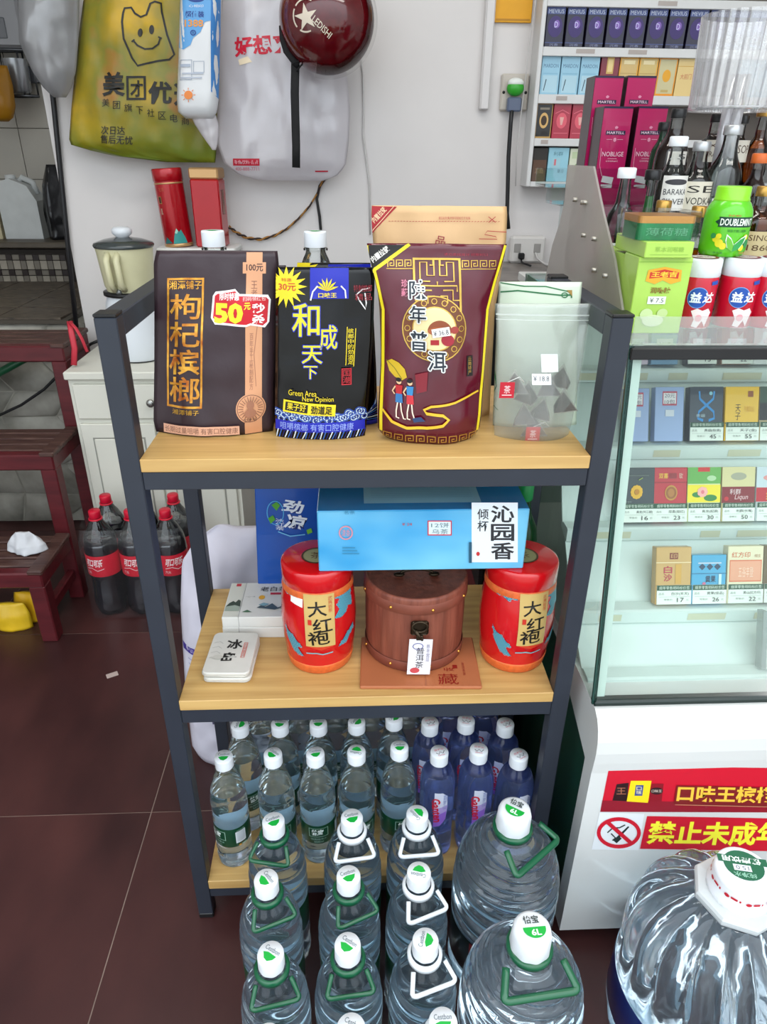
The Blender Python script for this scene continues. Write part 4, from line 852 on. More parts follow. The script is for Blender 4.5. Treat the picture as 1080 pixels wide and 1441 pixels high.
for key, hm in (('green', m_hg), ('white', m_hw)):
    t = thing('water_bottle_large', '', 'bottle'); protos[key] = t
    bottle_body(pM, .259, 64, rM, m_water, m_pet, t)
    lb = part('label', t, 'lathe', [(.0444, .084), (.0446, .085), (.0446, .147), (.0444, .148)], m_gn, 48, caps=False)
    q = Print(lambda x, y: (x * .001, y * -.001)); q.frame(-22, -140, 22, -112, 1.4, GY); q.text('怡宝', -17, -137, 12, -117, WH, .05, slant=.2); q.text('饮用纯净水', -19, -107, 19, -101, GY); q.text('1.555L', -12, -97, 12, -90, WH); q.build('label_print', lb, on_cyl(lambda z: .0446), .006)
    part('label_backing', t, 'lathe', [(.0442, .0845), (.0442, .1475)], M('label_backing_white'), 64, caps=False)
    carry_handle(t, hm, .2735, .0185, .0215, .0290, .031, .011, .0030)
    cap(t, .0165, .287, .309, 'Cestbon')
ms = ((-.142, -.056, 'green', 'back', 0, -.2, .35), (-.143, -.149, 'green', 'second', .12, .25, -.9), (-.127, -.249, 'green', 'third', .1, .1, -.55), (-.121, -.342, 'green', 'nearest', .1, .1, -.6),
      (-.026, -.054, 'white', 'back', .12, .0, .2), (-.031, -.148, 'green', 'second', .1, .3, .3), (-.032, -.2415, 'green', 'third', 0, .1, -.6), (-.028, -.335, 'green', 'nearest', .1, .1, -.5),
      (.072, -.051, 'white', 'back', .15, -.1, 2.2), (.066, -.146, 'white', 'second', .2, .15, 2.9), (.066, -.2395, 'white', 'third', .1, .2, 1.3), (.077, -.333, 'white', 'nearest', .1, .2, 0))
cnt = {}
for i, (x, y, k, rw, lz, hz, cz) in enumerate(ms):
    c_ = ('left', 'middle', 'right')[i // 4]; n = cnt.get(k, 0); cnt[k] = n + 1
    o = place(protos[k], n, (x, y, .0004), lz, 'large water bottle with %s carrying handle on the floor, %s in the %s column' % (k, rw, c_), 'large water bottles on the floor', cz)
    for ch in o.children:
        if ch.name.startswith('handle'): ch.rotation_euler = (0, 0, hz)
# 6 litre jugs
pL = dens([(.066, 0), (.074, .005), (.079, .02), (.077, .04), (.0785, .05), (.0785, .135), (.0800, .145), (.0805, .18), (.0798, .21), (.0765, .238), (.0695, .262), (.058, .283), (.044, .298), (.033, .307), (.0265, .313), (.0225, .318), (.0215, .330)], .0026)
def rL(h, t):
    if .14 < h < .305: return 1 - .12 * (1 - abs(sin(t + 115 * h + (h > .24) * 120 * (h - .24) + .4 * sin(t)))) ** 1.3 * min(1, (h - .14) / .02, (.305 - h) / .02)
    return 1
jg = thing('water_jug', '', 'jug'); bottle_body(pL, .309, 96, rL, m_water, m_pet, jg)
lb = part('label', jg, 'lathe', [(.0791, .052), (.0794, .053), (.0794, .131), (.0791, .132)], M('label_black', '0d1411', .3, coat=.3), 64, caps=False)
q = Print(lambda x, y: (x * .001, y * -.001)); q.text('PURIFIED WATER', -60, -120, 60, -104, WH, .02); q.text('怡宝', -40, -98, 40, -66, WH, .03); q.rect(-90, -130, -78, -56, ink('8a1a22')); q.build('label_print', lb, on_cyl(lambda z: .0794), .01)
part('label_backing', jg, 'lathe', [(.0789, .0525), (.0789, .1315)], M('label_backing_white'), 64, caps=False)
carry_handle(jg, m_hg, .3115, .0250, .036, .045, .046, .009, .0048)
c = MB(); c.lathe([(.0242, .320), (.0250, .322), (.0240, .345), (.0222, .353), (.018, .356), (0, .3565)], m_cap, 72, rf=lambda h, t: 1 + (.02 * sin(9 * t + 120 * h) if h < .353 else 0)); c = c.build('cap', jg)
q = Print(lambda x, y: (x * .001, -y * .001)); q.text('怡宝', -10, -13, 9, -3, ink('2a3a34'), .02); q.disc(1, 3, 14, 12, GRN, a0=0, a1=pi); q.rect(-13, 1.5, 15, 3.2, GRN); q.text('6L', -4, 4, 8, 12, ink('dff2e4'), .03); q.build('cap_print', c, on_top(.3574))
for i, (x, y, lz, hz, cz, lab) in enumerate(((.208, -.085, .3, .35, -.6, 'big ribbed water jug with green handle, rear one beside the counter'), (.193, -.257, .1, .0, .05, 'big ribbed water jug with green handle, front one nearest the camera'))):
    o = place(jg, i, (x, y, .0004), lz, lab, 'six litre water jugs', cz)
    for ch in o.children:
        if ch.name.startswith('handle'): ch.rotation_euler = (0, 0, hz)
# the fluted twelve litre jug
pX = dens([(.105, 0), (.116, .006), (.122, .02), (.1235, .05), (.1235, .16), (.1245, .2), (.1240, .235), (.1205, .262), (.112, .288), (.0965, .314), (.077, .334), (.058, .347), (.046, .353), (.0375, .357), (.034, .362), (.033, .378)], .005)
def rX(h, t):
    if h > .145: k = min(1, (h - .145) / .06, max(0, (.352 - h) / .012)); return 1 - k * .13 * (1 - abs(sin(8 * t + 9 * (h - .2)))) ** 1.1
    if .05 < h < .146: return 1
    return 1 + .01 * cos(12 * t)
bj = thing('water_jug', 'largest water jug with fluted shoulders and red printed white cap, in front of the counter', 'jug', (.484, -.199, .0004))
bj.scale = (1, 1, .89); bottle_body(pX, .351, 192, rX, m_water, m_pet, bj)
lb = part('label', bj, 'lathe', [(.1248, .05), (.1252, .051), (.1252, .137), (.1248, .138)], M('label_navy', '16245e', .3, coat=.3), 72, caps=False)
q = Print(lambda x, y: (x * .001, y * -.001)); q.text('饮用天然水', -70, -130, 70, -98, WH, .03); q.text('12L', -26, -88, 26, -62, WH, .03); q.build('label_print', lb, on_cyl(lambda z: .1252), .012)
part('label_backing', bj, 'lathe', [(.1246, .0505), (.1246, .1375)], M('label_backing_white'), 72, caps=False)
oc = MB(); oc.lathe([(.040, .352), (.0545, .352), (.0555, .356), (.0555, .362), (.053, .366), (.038, .368)], M('collar_translucent', 'd9dfe0', .35, trans=.25), 8, smooth=False, caps=False); oc.build('collar', bj)
c = MB(); c.lathe([(.0385, .366), (.0395, .3675), (.0392, .376), (.0372, .379), (.0366, .402), (.0352, .409), (.032, .411), (0, .411)], m_cap, 64, rf=lambda h, t: 1 + (.016 * cos(36 * t) if h < .3765 else 0)); c = c.build('cap', bj); c.rotation_euler = (0, 0, -.2)
q = Print(lambda x, y: (-x * .001, y * .001)); q.disc(0, 6, 25, 22, ink('0f5a3c')); q.rect(-31, 8, 31, 19, ink('0f5a3c')); q.text('健康饮用', -23, 9, 25, 18, WH, .02); q.text('纯净水', -12, -12, 16, -5, ink('9fd0b8')); q.rect(-8, -3, 14, 6, ink('d5dbe0')); q.text('15.0', -5, -1.5, 11, 4.5, ink('4a5058')); q.build('cap_sticker', c, on_top(.4112))
q = Print(lambda x, y: (x * .001, y * -.001)); RD = ink('c2182c')
for k in range(8): u = -80 + 26 * k; q.disc(u, -392, 3.4, 3.2, RD, 10); q.rect(u + 5, -395, u + 13, -391, RD); q.rect(u + 15, -395, u + 17, -391, RD)
q.build('cap_marks', c, on_cyl(lambda z: .0366 + .0004), .006)
# ------------------------------------------------------------------ cigarette packs in the glass case
m_tagw = ink('dfe6dd')
def price_card(root, x0, x1, zb, yb, big, name='价格', price='23', tilt=.38):
    c = part('price_card', root, 'box', x0, x1, -.0012, -.0002, zb, zb + .030, m_tagw); w_ = x1 - x0
    q = Print(lambda x, y: (x0 + x * w_, zb + .030 - y * .030)); q.rect(.0, 0, 1, .27, ink('1d4a34')); q.text('烟草零售明码标价签', .06, .05, .94, .22, ink('c9d6c6'))
    q.text(name, .42, .36, .92, .54, ink('33383a')); q.text('品名', .05, .38, .2, .50, ink('8a918c')); q.line([(.05, .60), (.95, .60)], .012, ink('9aa29c')); q.text('零售价', .2, .70, .45, .80, ink('8a918c')); q.text(price, .58, .66, .78, .88, ink('33383a')); q.text('元', .84, .72, .92, .82, ink('8a918c'))
    q.build('card_print', c, lambda u, v, h: (u, -.0012 - h, v)); return c
def case_pack(px, tier, w_, h_, col, label, art, nm='香烟', price='23', side=None, card=True, lift=0):
    ty, tz = TI[tier]; y = ty + .003; x = at(px, {0: 975, 1: 852, 2: 737, 3: 626, 4: 515}[tier], y)[0]
    t = thing('cigarette_pack', label, 'cigarette pack', (x + w_ / 2, y, tz + .0003 + lift), 0, 'cigarette packs in the glass case'); t.rotation_euler = (radians(-22), 0, 0); t.location[2] += .0062
    part('box', t, 'box', -w_ / 2, w_ / 2, 0, .016, 0, h_, M('pack_' + col, col, .3, coat=.3, var=.02), .0008)
    q = Print(lambda x, y: ((x - .5) * w_, (1 - y) * h_)); art(q); q.build('printed_front', t, lambda u, v, h: (u, -h, v), base=.0002)
    if card: price_card(t, -w_ / 2 + .002, w_ / 2 + .001, .0005, 0, True, nm, price)
    return t
def art_plain(q): q.rect(.25, .08, .75, .34, ink('e4dfe2')); q.frame(.25, .08, .75, .34, .03, ink('b8465a')); q.text('20元', .32, .12, .68, .20, ink('6a7080')); q.text('10包', .32, .23, .68, .31, ink('6a7080')); q.rect(.36, .42, .66, .54, ink('cfd4de'))
def art_knot(q):
    for s_ in (-1, 1): q.line([(.5 - s_ * .22, .08), (.5 - s_ * .2, .22), (.5, .34), (.5 + s_ * .22, .46), (.5 + s_ * .24, .58), (.5 + s_ * .08, .62)], .05, ink('2a86c8'))
    q.disc(.62, .12, .05, .035, ink('7fb8c8')); q.text('贵烟', .2, .50, .46, .56, ink('b0c4cc'))
def art_yel(q): q.rect(.66, .08, .82, .19, ink('8a4a1a')); q.text('天子', .3, .32, .46, .62, ink('4a3a1a'), vert=True); q.text('千里江山', .55, .36, .85, .46, ink('c88a1a')); q.rect(0, .66, 1, .68, ink('3f5a2a'))
def art_gold(q): q.rect(0, 0, 1, .3, ink('2e4a3a')); q.rect(.35, .3, .98, .62, ink('1f3f9a')); q.rect(0, .3, .35, .62, ink('1d2226')); q.text('芙', .45, .36, .7, .56, ink('d8b23a'))
def art_daisy(q):
    for k in range(12): an = 2 * pi * k / 12; q.disc(.45 + .13 * cos(an), .44 + .09 * sin(an), .06, .042, ink('d9a62c'), 8)
    q.disc(.45, .44, .07, .05, ink('b87a1e')); q.line([(.2, .14), (.8, .14)], .02, ink('55605c')); q.line([(.5, .22), (.62, .18)], .02, ink('8a9a4a')); q.text('黄金叶', .1, .6, .3, .64, ink('7a8a84'))
def art_redmed(q): q.text('双喜', .14, .1, .42, .2, ink('d8a83a'), .02); q.rect(.45, .1, .68, .2, ink('8a2a30')); q.text('软', .75, .1, .86, .2, ink('d9b9a8')); q.line([(0, .27), (1, .27)], .012, ink('8a1722')); q.disc(.52, .46, .19, .14, ink('8f5a2e')); q.ring(.52, .46, .19, .14, .03, ink('b8843a')); q.disc(.52, .46, .1, .075, ink('a8703a'))
def art_lotus(q): q.rect(0, 0, 1, .3, ink('5fa04a')); q.rect(.3, 0, .66, .08, ink('c22a2a')); q.disc(.72, .2, .14, .05, ink('a8c89a')); q.rect(0, .32, 1, .64, ink('e3cf2e')); q.disc(.3, .5, .16, .05, ink('2c7a3a')); q.disc(.7, .56, .2, .06, ink('2c7a3a')); 
for _k in range(6): pass
def art_lotus2(q):
    art_lotus(q)
    for k in range(7): an = 2 * pi * k / 7; q.disc(.45 + .09 * cos(an), .45 + .05 * sin(an), .075, .05, ink('e8a8a0'), 8)
    q.disc(.45, .45, .05, .035, ink('d8707a'))
def art_liqun(q): q.rect(0, 0, 1, .36, ink('c9c08f')); q.disc(.5, .17, .24, .07, ink('9a9a84')); q.rect(0, .36, 1, .66, ink('7a1722')); q.text('利群', .24, .40, .58, .5, ink('dccaca')); q.text('Liqun', .4, .5, .8, .62, ink('d8b8b8'), slant=.3); q.disc(.14, .58, .07, .04, ink('b8262e'))
def art_redw(q): q.rect(0, 0, 1, .36, ink('b9c6cc')); q.rect(0, .38, 1, .64, ink('b0182a')); q.disc(.5, .2, .3, .06, ink('d08a86')); q.text('红', .3, .42, .7, .6, ink('d9a83a'))
def art_kraft(q): q.rect(.38, .1, .62, .21, ink('7a3a2a')); q.text('印', .41, .115, .59, .195, ink('c9a06a')); q.rect(0, .26, 1, .275, ink('e0cba0')); q.text('白沙', .22, .32, .46, .60, ink('b03a4a'), .02, vert=True); q.rect(.55, .3, .72, .64, ink('c89a4a'))
def art_sky(q): 
    for k in range(3): q.poly([(.2 + .22 * k, .24), (.3 + .22 * k, .17), (.4 + .22 * k, .24), (.3 + .22 * k, .31)], ink('23405a'))
    q.rect(.18, .15, .85, .18, ink('aebfd0')); q.rect(0, .37, 1, .385, ink('2a6a8e')); q.text('黄果', .4, .42, .7, .56, ink('1d2f44'), .01); q.disc(.36, .58, .05, .03, ink('c06a8a')); q.rect(0, .62, 1, .68, ink('2f8abf')); q.rect(.78, .39, .86, .68, ink('b8d8dc'))
def art_seal(q): q.text('红方印', .1, .1, .62, .2, ink('c2603a'), .01); q.text('细支', .74, .14, .92, .2, ink('b08a6a')); q.rect(.05, .24, .95, .62, ink('d99a7c')); q.frame(.05, .24, .95, .62, .02, ink('d0704e')); q.text('五谷丰登', .3, .36, .72, .54, ink('e8c4ac'))
def art_dkgold(q): q.rect(.2, .1, .8, .2, ink('b88a3a')); q.disc(.5, .44, .3, .2, ink('a8762a'))
def art_wh(q): q.text('白塔', .2, .1, .7, .2, ink('b0203a'), .02); q.disc(.75, .42, .22, .14, ink('2f7a5a')); q.rect(0, .34, 1, .35, ink('c8d0cc'))
def art_ppl(q): q.rect(.2, .3, .8, .75, ink('d8dce0')); q.text('¥15', .3, .4, .7, .6, ink('55606a'))
cp = case_pack
cp(878, 3, .040, .086, '8ea3cc', 'pale blue pack with red framed note at the left end of second tier', art_plain, card=False)
cp(920, 3, .048, .088, '90a6cf', 'pale blue pack with red framed note beside the dark blue knot pack', art_plain, card=False)
cp(968, 3, .0565, .088, '1f2f3e', 'dark blue cigarette pack with bright blue knot emblem in glass case', art_knot, '贵烟(软高)', '45')
cp(1018, 3, .0565, .088, 'e0b01c', 'bright yellow cigarette pack beside the dark blue knot one', art_yel, '天子(金)', '55')
cp(1066, 3, .0565, .088, 'a8966a', 'gold and navy cigarette pack cut by the right edge of the photo', art_gold, '芙蓉王', '60')
cp(874, 2, .054, .088, '26343a', 'dark cigarette pack with yellow daisy in the third tier', art_daisy, '真龙(刘三姐)', '16')
cp(919, 2, .054, .088, 'b01a2a', 'red cigarette pack with bronze medallion in the third tier', art_redmed, '双喜(软红)', '23')
cp(966, 2, .054, .088, 'cdd39a', 'green and yellow cigarette pack with lotus flower in the third tier', art_lotus2, '真龙(起源)', '30')
cp(1014, 2, .054, .088, 'c2b784', 'beige and dark red cigarette pack with white script in the third tier', art_liqun, '利群(长嘴)', '50')
cp(1062, 2, .054, .088, 'b9c4c8', 'silver and red cigarette pack at the right end of third tier', art_redw, '红河(软)', '11')
cp(922, 1, .0555, .090, 'c09a5e', 'tall kraft gold cigarette pack at the left of fourth tier', art_kraft, '白沙(天天)', '17')
cp(972, 1, .0545, .077, '3f9ac2', 'short sky blue cigarette pack with dark mountains in the fourth tier', art_sky, '黄果(佳品)', '26')
cp(1022, 1, .0565, .090, 'd8cfae', 'cream cigarette pack with orange seal print in the fourth tier', art_seal, '黄山(红方印)', '22')
cp(1072, 1, .054, .090, '5a4a28', 'dark gold cigarette pack cut by the photo edge in fourth tier', art_dkgold, '中华', '45')
cp(884, 4, .034, .060, 'c9b9c9', 'pale mauve pack at the left end of top tier', art_ppl, card=False)
cp(916, 4, .046, .060, '6a94b4', 'steel blue pack with pale label in the top tier', art_ppl, card=False)
cp(966, 4, .050, .060, '2a3640', 'black pack with white price card in the top tier', art_ppl, '云烟', '13')
cp(1014, 4, .054, .060, '8a6a54', 'brown pack with white price card in the top tier', art_ppl, '玉溪', '22')
cp(1060, 4, .054, .060, 'd9dedc', 'white pack at the right end of top tier', art_ppl, card=False)
t = cp(1068, 0, .0545, .086, 'd9e0dc', 'white cigarette pack with green emblem in clear holder on the lowest tier', art_wh, '白塔', '10')
part('clear_holder', t, 'box', -.036, -.029, -.002, .015, .0005, .088, film('holder_film', '9fb0ac', .5, .2, .15))

# ------------------------------------------------------------------ goods on top of the counter
CT = .9855
def fbox(name, label, cat, px0, px1, v0, y, dep, mat, z0=CT, group=None, c=.001, h=None, vx=None):
    """a box whose front plane is y metres back, between two photo columns, top at photo row v0"""
    p0, p1 = at(px0, vx or 467, y), at(px1, vx or 467, y); z1 = z0 + h if h else at((px0 + px1) / 2, v0, y)[2]
    root = Vector(((p0[0] + p1[0]) / 2, y + dep / 2, z0)); w_ = p1[0] - p0[0]; H = z1 - z0
    t = thing(name, label, cat, root, 0, group); part('carton', t, 'box', -w_ / 2, w_ / 2, -dep / 2, dep / 2, 0, H, mat, c)
    return t, w_, H, dep, Print(lambda x, y_: ((x - .5) * w_, (1 - y_) * H)), (lambda u, v, h_: (u, -dep / 2 - h_, v))
m_lg = M('light_green_carton', 'a9d055', .3, coat=.3, var=.04); LG2 = ink('86b83a')
t, w_, H, dp_, q, mp = fbox('sweets_box', 'light green lozenge carton with orange badge, front one on the counter', 'box', 883, 956, 362, .115, .05, m_lg)
q.rect(0, .055, 1, .062, LG2); q.poly([(.2, .16), (.5, .12), (.82, .16), (.84, .30), (.66, .34), (.5, .29), (.36, .34), (.18, .30)], ink('e3a52a')); q.poly([(.24, .19), (.5, .15), (.78, .19), (.78, .27), (.5, .25), (.24, .27)], ink('c8341e')); q.text('王老吉', .27, .18, .75, .25, ink('f0c83a'), .03); q.text('润喉糖', .3, .38, .68, .46, ink('8a6a2a'), .02); q.rect(.28, .50, .62, .60, ink('e4ece0')); q.text('¥ 7.5', .32, .52, .58, .58, ink('3c443c')); q.disc(.3, .74, .12, .08, ink('c9dfa0')); q.disc(.6, .72, .1, .06, ink('c2d894')); q.disc(.44, .82, .2, .08, ink('d3e4b0')); q.build('printed_front', t, mp)
for k in range(2):
    t2 = thing('sweets_box', ('second', 'third')[k] + ' light green lozenge carton, edge on behind the front one', 'box', (t.location[0] + .003, .1915 + .0515 * k, CT)); part('carton', t2, 'box', -w_ / 2, w_ / 2, -.025, .025, 0, H - .004, m_lg, .001)
Hs = CT + H
t, w2, H2, d2_, q, mp = fbox('sweets_box', 'light green carton lying flat on top of the lozenge cartons', 'box', 909, 977, 340, .105, .105, m_lg, z0=Hs + .0002, h=.0185, vx=350)
q.text('草本润喉糖', .2, .3, .8, .62, ink('8fb84a')); q.line([(.1, .78), (.9, .78)], .03, ink('8fb84a')); q.build('printed_front', t, mp)
zt2 = Hs + .0189
tin = thing('mint_tin', 'green tin with clear plastic cover on top of the light green cartons', 'tin', (t.location[0], .152, zt2))
tw = .083; 
def rr_prism(w_, d_, z0, z1, r, mat, n=5):
    pts = []
    for sx, sy, a0 in ((1, 1, 0), (-1, 1, pi / 2), (-1, -1, pi), (1, -1, 3 * pi / 2)):
        for k in range(n + 1): an = a0 + pi / 2 * k / n; pts.append((sx * (w_ / 2 - r) + r * cos(an), sy * (d_ / 2 - r) + r * sin(an)))
    return MB().prism(pts, z0, z1, mat, 'z')
rr_prism(.070, .06, 0, .019, .008, M('tin_green', '14824a', .25, .3, coat=.4, var=.2, scale=60)).build('body', tin); rr_prism(.071, .061, .019, .027, .008, M('tin_gold_band', 'c8924e', .3, .5)).build('lid', tin); rr_prism(.077, .072, .0, .032, .006, clear('tin_cover', 'fafafa', .5)).build('clear_cover', tin)
q = Print(lambda x, y: (x * .001, y * -.001)); q.text('薄荷糖', -26, -14, 26, -5, ink('6ab08a')); q.build('tin_print', tin, lambda u, v, h: (u, -.030 - h, v))
# gum bottles
def gum(cx_px, y, label):
    c = at(cx_px, 430, y - .02); t = thing('gum_bottle', label, 'gum bottle', (c[0], y, CT), 0, 'red and white gum bottles'); t.scale = (.86, .86, .88); t.rotation_euler = (0, 0, -.18)
    part('body', t, 'lathe', [(.0265, 0), (.0285, .003), (.0285, .070), (.0275, .0735)], M('gum_red', 'c4122e', .25, coat=.4), 40); cp_ = part('cap', t, 'lathe', [(.0275, .073), (.0285, .0745), (.0285, .0955), (.027, .098), (.0245, .0985), (0, .0985)], m_cap, 40)
    q = Print(lambda x, y: (x * .001, y * -.001)); q.disc(0, 0, 22, 22, ink('7a2430')); q.disc(0, 0, 17, 17, ink('d8cccc')); q.text('益达', -11, -6, 11, 6, ink('8a2430')); q.build('lid_badge', cp_, on_top(.0987))
    q = Print(lambda x, y: (x * .001, y * -.001)); BL = ink('1b4fa8'); q.disc(-4, -45, 15, 15, BL); q.ring(-4, -45, 15, 15, 1, ink('7aa0d8')); q.text('益', -15, -53, 1, -38, ink('e8eef4'), .03); q.text('达', 4, -53, 20, -38, ink('f4f4f4'), .03, slant=.2)
    q.poly([(12, -68), (24, -70), (26, -64), (13, -63)], BL); q.poly([(-10, -26), (-2, -30), (6, -27), (15, -30), (21, -24), (17, -14), (14, -3), (8, -12), (2, -2), (-6, -4), (-4, -14)], ink('f0dede')); q.disc(2, -16, 5, 5, ink('e8a0a8')); q.text('木糖醇无糖口香糖', -8, -2.5, 18, .0, ink('e8c8cc')); q.build('label_print', t, on_cyl(lambda z: .0285), .005)
    return t
gum(987, .165, 'red and white gum bottle next to the light green cartons'); gum(1045, .168, 'red and white gum bottle at the right, under the bright green bottle')
g2 = gum(1092, .165, 'red and white gum bottle cut off by the right edge of the photo')
dm = thing('gum_bottle', 'bright green mint gum bottle with white leaf print standing on two red gum bottles', 'gum bottle', (at(1032, 325, .17)[0], .19, CT + .0870)); dm.scale = (.83, .83, .84); dm.rotation_euler = (0, 0, -.22); m_bg = M('gum_green', '5cc01e', .25, coat=.4); m_bl_ = M('gum_lime', '86d422', .28, coat=.3)
part('body', dm, 'lathe', [(.030, 0), (.0335, .003), (.035, .01), (.035, .056), (.0335, .066), (.029, .075), (.026, .0785)], m_bg, 44); part('cap', dm, 'lathe', [(.0255, .0775), (.0265, .0785), (.0262, .081), (.0252, .082), (.0252, .0965), (.0238, .0985), (0, .0985)], m_bl_, 44, rf=lambda h, t: 1 + .008 * cos(36 * t))
q = Print(lambda x, y: (x * .001, y * -.001)); q.poly([(-20, -54), (-26, -50), (-20, -46), (-21, -43), (36, -43), (36, -57), (-21, -57)], ink('0f3a2c')); q.text('DOUBLEMINT', -18, -55, 34, -45, ink('e6f0e2'), .02); q.text('绿箭', -8, -61, 10, -58, ink('c9582a')); q.text('绿箭无糖口香糖', -6, -40, 24, -36, ink('1d6a2a'))
for x, y, r in ((-20, -26, 5), (-14, -20, 6), (-8, -16, 5), (-24, -30, 4), (26, -28, 5), (30, -20, 6), (20, -14, 5), (-16, -30, 4)): q.disc(x, y, r, r, ink('e0d428' if int(x) % 3 else '2f8a4a'), 12)
def leaf(q, x, y, an, L_, w_, c1, c2):
    pts = [(0, 0), (L_ * .3, -w_), (L_ * .7, -w_ * .8), (L_, 0), (L_ * .7, w_ * .8), (L_ * .3, w_)]
    for f, cl in ((1.12, c2), (1, c1)): q.poly([(x + f * (a * cos(an) - b * sin(an)), y + f * (a * sin(an) + b * cos(an))) for a, b in pts], cl)
leaf(q, 6, -9, radians(-115), 24, 4.5, ink('6ab83a'), ink('eef6e8')); leaf(q, 6, -9, radians(-48), 28, 5, ink('2f9a4a'), ink('eef6e8')); q.text('约64粒', 18, -8, 30, -5, ink('c9582a')); q.text('净含量', -20, -8, -6, -5, ink('1d6a2a')); q.build('label_print', dm, on_cyl(lambda z: .0351 if z < .06 else .0335), .006)

# ------------------------------------------------------------------ clear rack of miniature bottles
m_ac = film('acrylic_grey', 'cdc6c1', .66, .25, .06, .5); m_acc = clear('acrylic_clear', 'eef2f2', 1.1); m_bolt = M('bolt_steel', 'b9b4aa', .3, .8)
rk2 = thing('acrylic_rack', 'grey acrylic stepped display rack with bolted side panel standing on the counter', 'display rack', (.33, .30, CT)); R2 = rk2.location
def yz(px, py): p = atx(px, py, .33); return (p[1] - R2[1], max(.0003, p[2] - R2[2]))
pts = [yz(889, 449), yz(868, 365), yz(852, 300), yz(838, 234), (yz(802, 232)), yz(797, 285), yz(790, 315), yz(780, 345), (yz(772, 370)[0], .0003)]
pts[0] = (pts[0][0], .0003)
sp = MB().prism([(a, b) for a, b in pts], -.003, 0, m_ac, 'x').build('side_panel', rk2)
for px, py in ((815, 281), (826, 285), (827, 331), (842, 336), (842, 380), (858, 388), (829, 297 - 12)):
    a, b_ = yz(px, py); c = MB(); c.tube([(-.009, a, b_), (.002, a, b_)], .0032, m_bolt, 8); c.build('bolt', sp)
steps = ((-.10, .012), (.0, .05), (.09, .088), (.19, .126), (.28, .15))
for k, (a, z) in enumerate(steps): part('step', rk2, 'box', .003 if k else .14, .62, a, a + .095, z, z + .003, m_acc); part('riser', rk2, 'box', .003 if k else .14, .62, a + .0945, a + .097, z + .003, (steps + ((.28, .18),))[k + 1][1], m_acc)
SP_ = [(.022, 0), (.0245, .003), (.0245, .05), (.022, .062), (.011, .076), (.0095, .09), (.0095, .10)]
def spirit(px, y, zbase, top_v, prof, glass, liquid, level, capm, capr, label, lab=None, cat='bottle', caph=.014, sx=1):
    """a spirits bottle scaled so that its top meets the given height"""
    c = at(px, top_v, y); H = c[2] - zbase; h0 = prof[-1][1]; f = (H - caph * .6) / h0
    t = thing('spirits_bottle', label, cat, (c[0], y, zbase + .0003)); P_ = dens([(r * sx, z * f) for r, z in prof], .004)
    if liquid:
        L_ = level * f * h0; part('liquid', t, 'lathe', [(0, .002)] + [(r * .97, max(z, .002)) for r, z in P_ if z <= L_], liquid, 28); part('glass', t, 'lathe', P_, glass, 32, caps=False)
    else: part('glass', t, 'lathe', P_, glass, 32)
    zt = P_[-1][1]; part('cap', t, 'lathe', [(capr, zt - caph * .4), (capr * 1.03, zt - caph * .3), (capr * 1.03, zt + caph * .5), (capr * .9, zt + caph * .6), (0, zt + caph * .6)], capm, 24, rf=lambda h, a: 1 + .02 * cos(20 * a))
    if lab:
        z0, z1, col, words, wc, ang = lab; rr = lambda z: max([a for a, b in P_ if abs(b - z) < .02] or [.02]) + .0003; q = Print(lambda x, y: (x * .001, (y) * -.001)); r_ = rr((z0 + z1) / 2) * 1000 * ang
        q.rect(-r_, -z1 * 1000, r_, -z0 * 1000, ink(col)); 
        for n_, wd in enumerate(words):
            hh = (z1 - z0) * 1000 / (len(words) + .6); yy = -z1 * 1000 + hh * (.35 + n_); q.text(wd, -r_ * .85, yy, r_ * .85, yy + hh * .6, ink(wc))
        q.build('label', t, on_cyl(lambda z: rr((z0 + z1) / 2)), .004)
    return t
m_cg_ = clear('bottle_glass', 'f4f6f4', 1.3); m_clr = clear('clear_spirit', 'eef2f2', .8); m_amb = clear('amber_spirit', 'd9973a', .8); m_dk = M('dark_spirit', '2a0d08', .05, trans=.2, ior=1.36); m_gsp = film('green_spirit', '18a848', .75, .1, .08, .5); m_red_ = clear('red_spirit', 'a04a24', .8)
CWT, CBK, CGD, CSV, COG = m_cap, M('cap_black', '121214', .3), M('cap_gold', 'b8904a', .28, .8), M('cap_silver', 'b4b6b8', .3, .7), M('cap_orange', 'd0662a', .35)
bulb = [(.018, 0), (.026, .006), (.030, .022), (.030, .045), (.024, .062), (.0145, .074), (.0125, .084), (.0105, .098), (.0105, .108)]
cone = [(.027, 0), (.029, .004), (.0275, .012), (.019, .028), (.0115, .045), (.0095, .058), (.0095, .075)]
std = [(.024, 0), (.027, .004), (.027, .075), (.024, .095), (.0145, .115), (.0115, .130), (.0115, .150)]
sq = [(.022, 0), (.024, .003), (.024, .08), (.020, .092), (.012, .102), (.0105, .12), (.0105, .135)]
mini = [(.016, 0), (.018, .003), (.0185, .03), (.016, .042), (.010, .052), (.0085, .066), (.0085, .07)]
z_ = [CT + b + .003 for a, b in steps]; y_ = [.30 + a + .047 for a, b in steps]
spirit(884, y_[1] - .012, z_[1], 236, bulb, m_cg_, m_clr, .8, CWT, .0125, 'round clear bottle with white cap in front of the magenta boxes', (.012, .034, 'dfe2df', ('¥ 18', '伏特加'), '55585c', .7), sx=.75)
spirit(921, y_[1] + .018, z_[1], 239, cone, m_cg_, m_gsp, .78, CBK, .0115, 'flared green liqueur bottle with black cap on the acrylic rack', None, sx=.62)
spirit(957, y_[2], z_[2], 192, std, m_cg_, m_clr, .75, CWT, .0135, 'clear bottle with white BARAKA style label and white cap'.replace(' BARAKA style', ' printed'), (.034, .084, 'e2e0da', ('●', 'BARAKA', 'SILVER'), '3a3a40', .95), sx=.85)
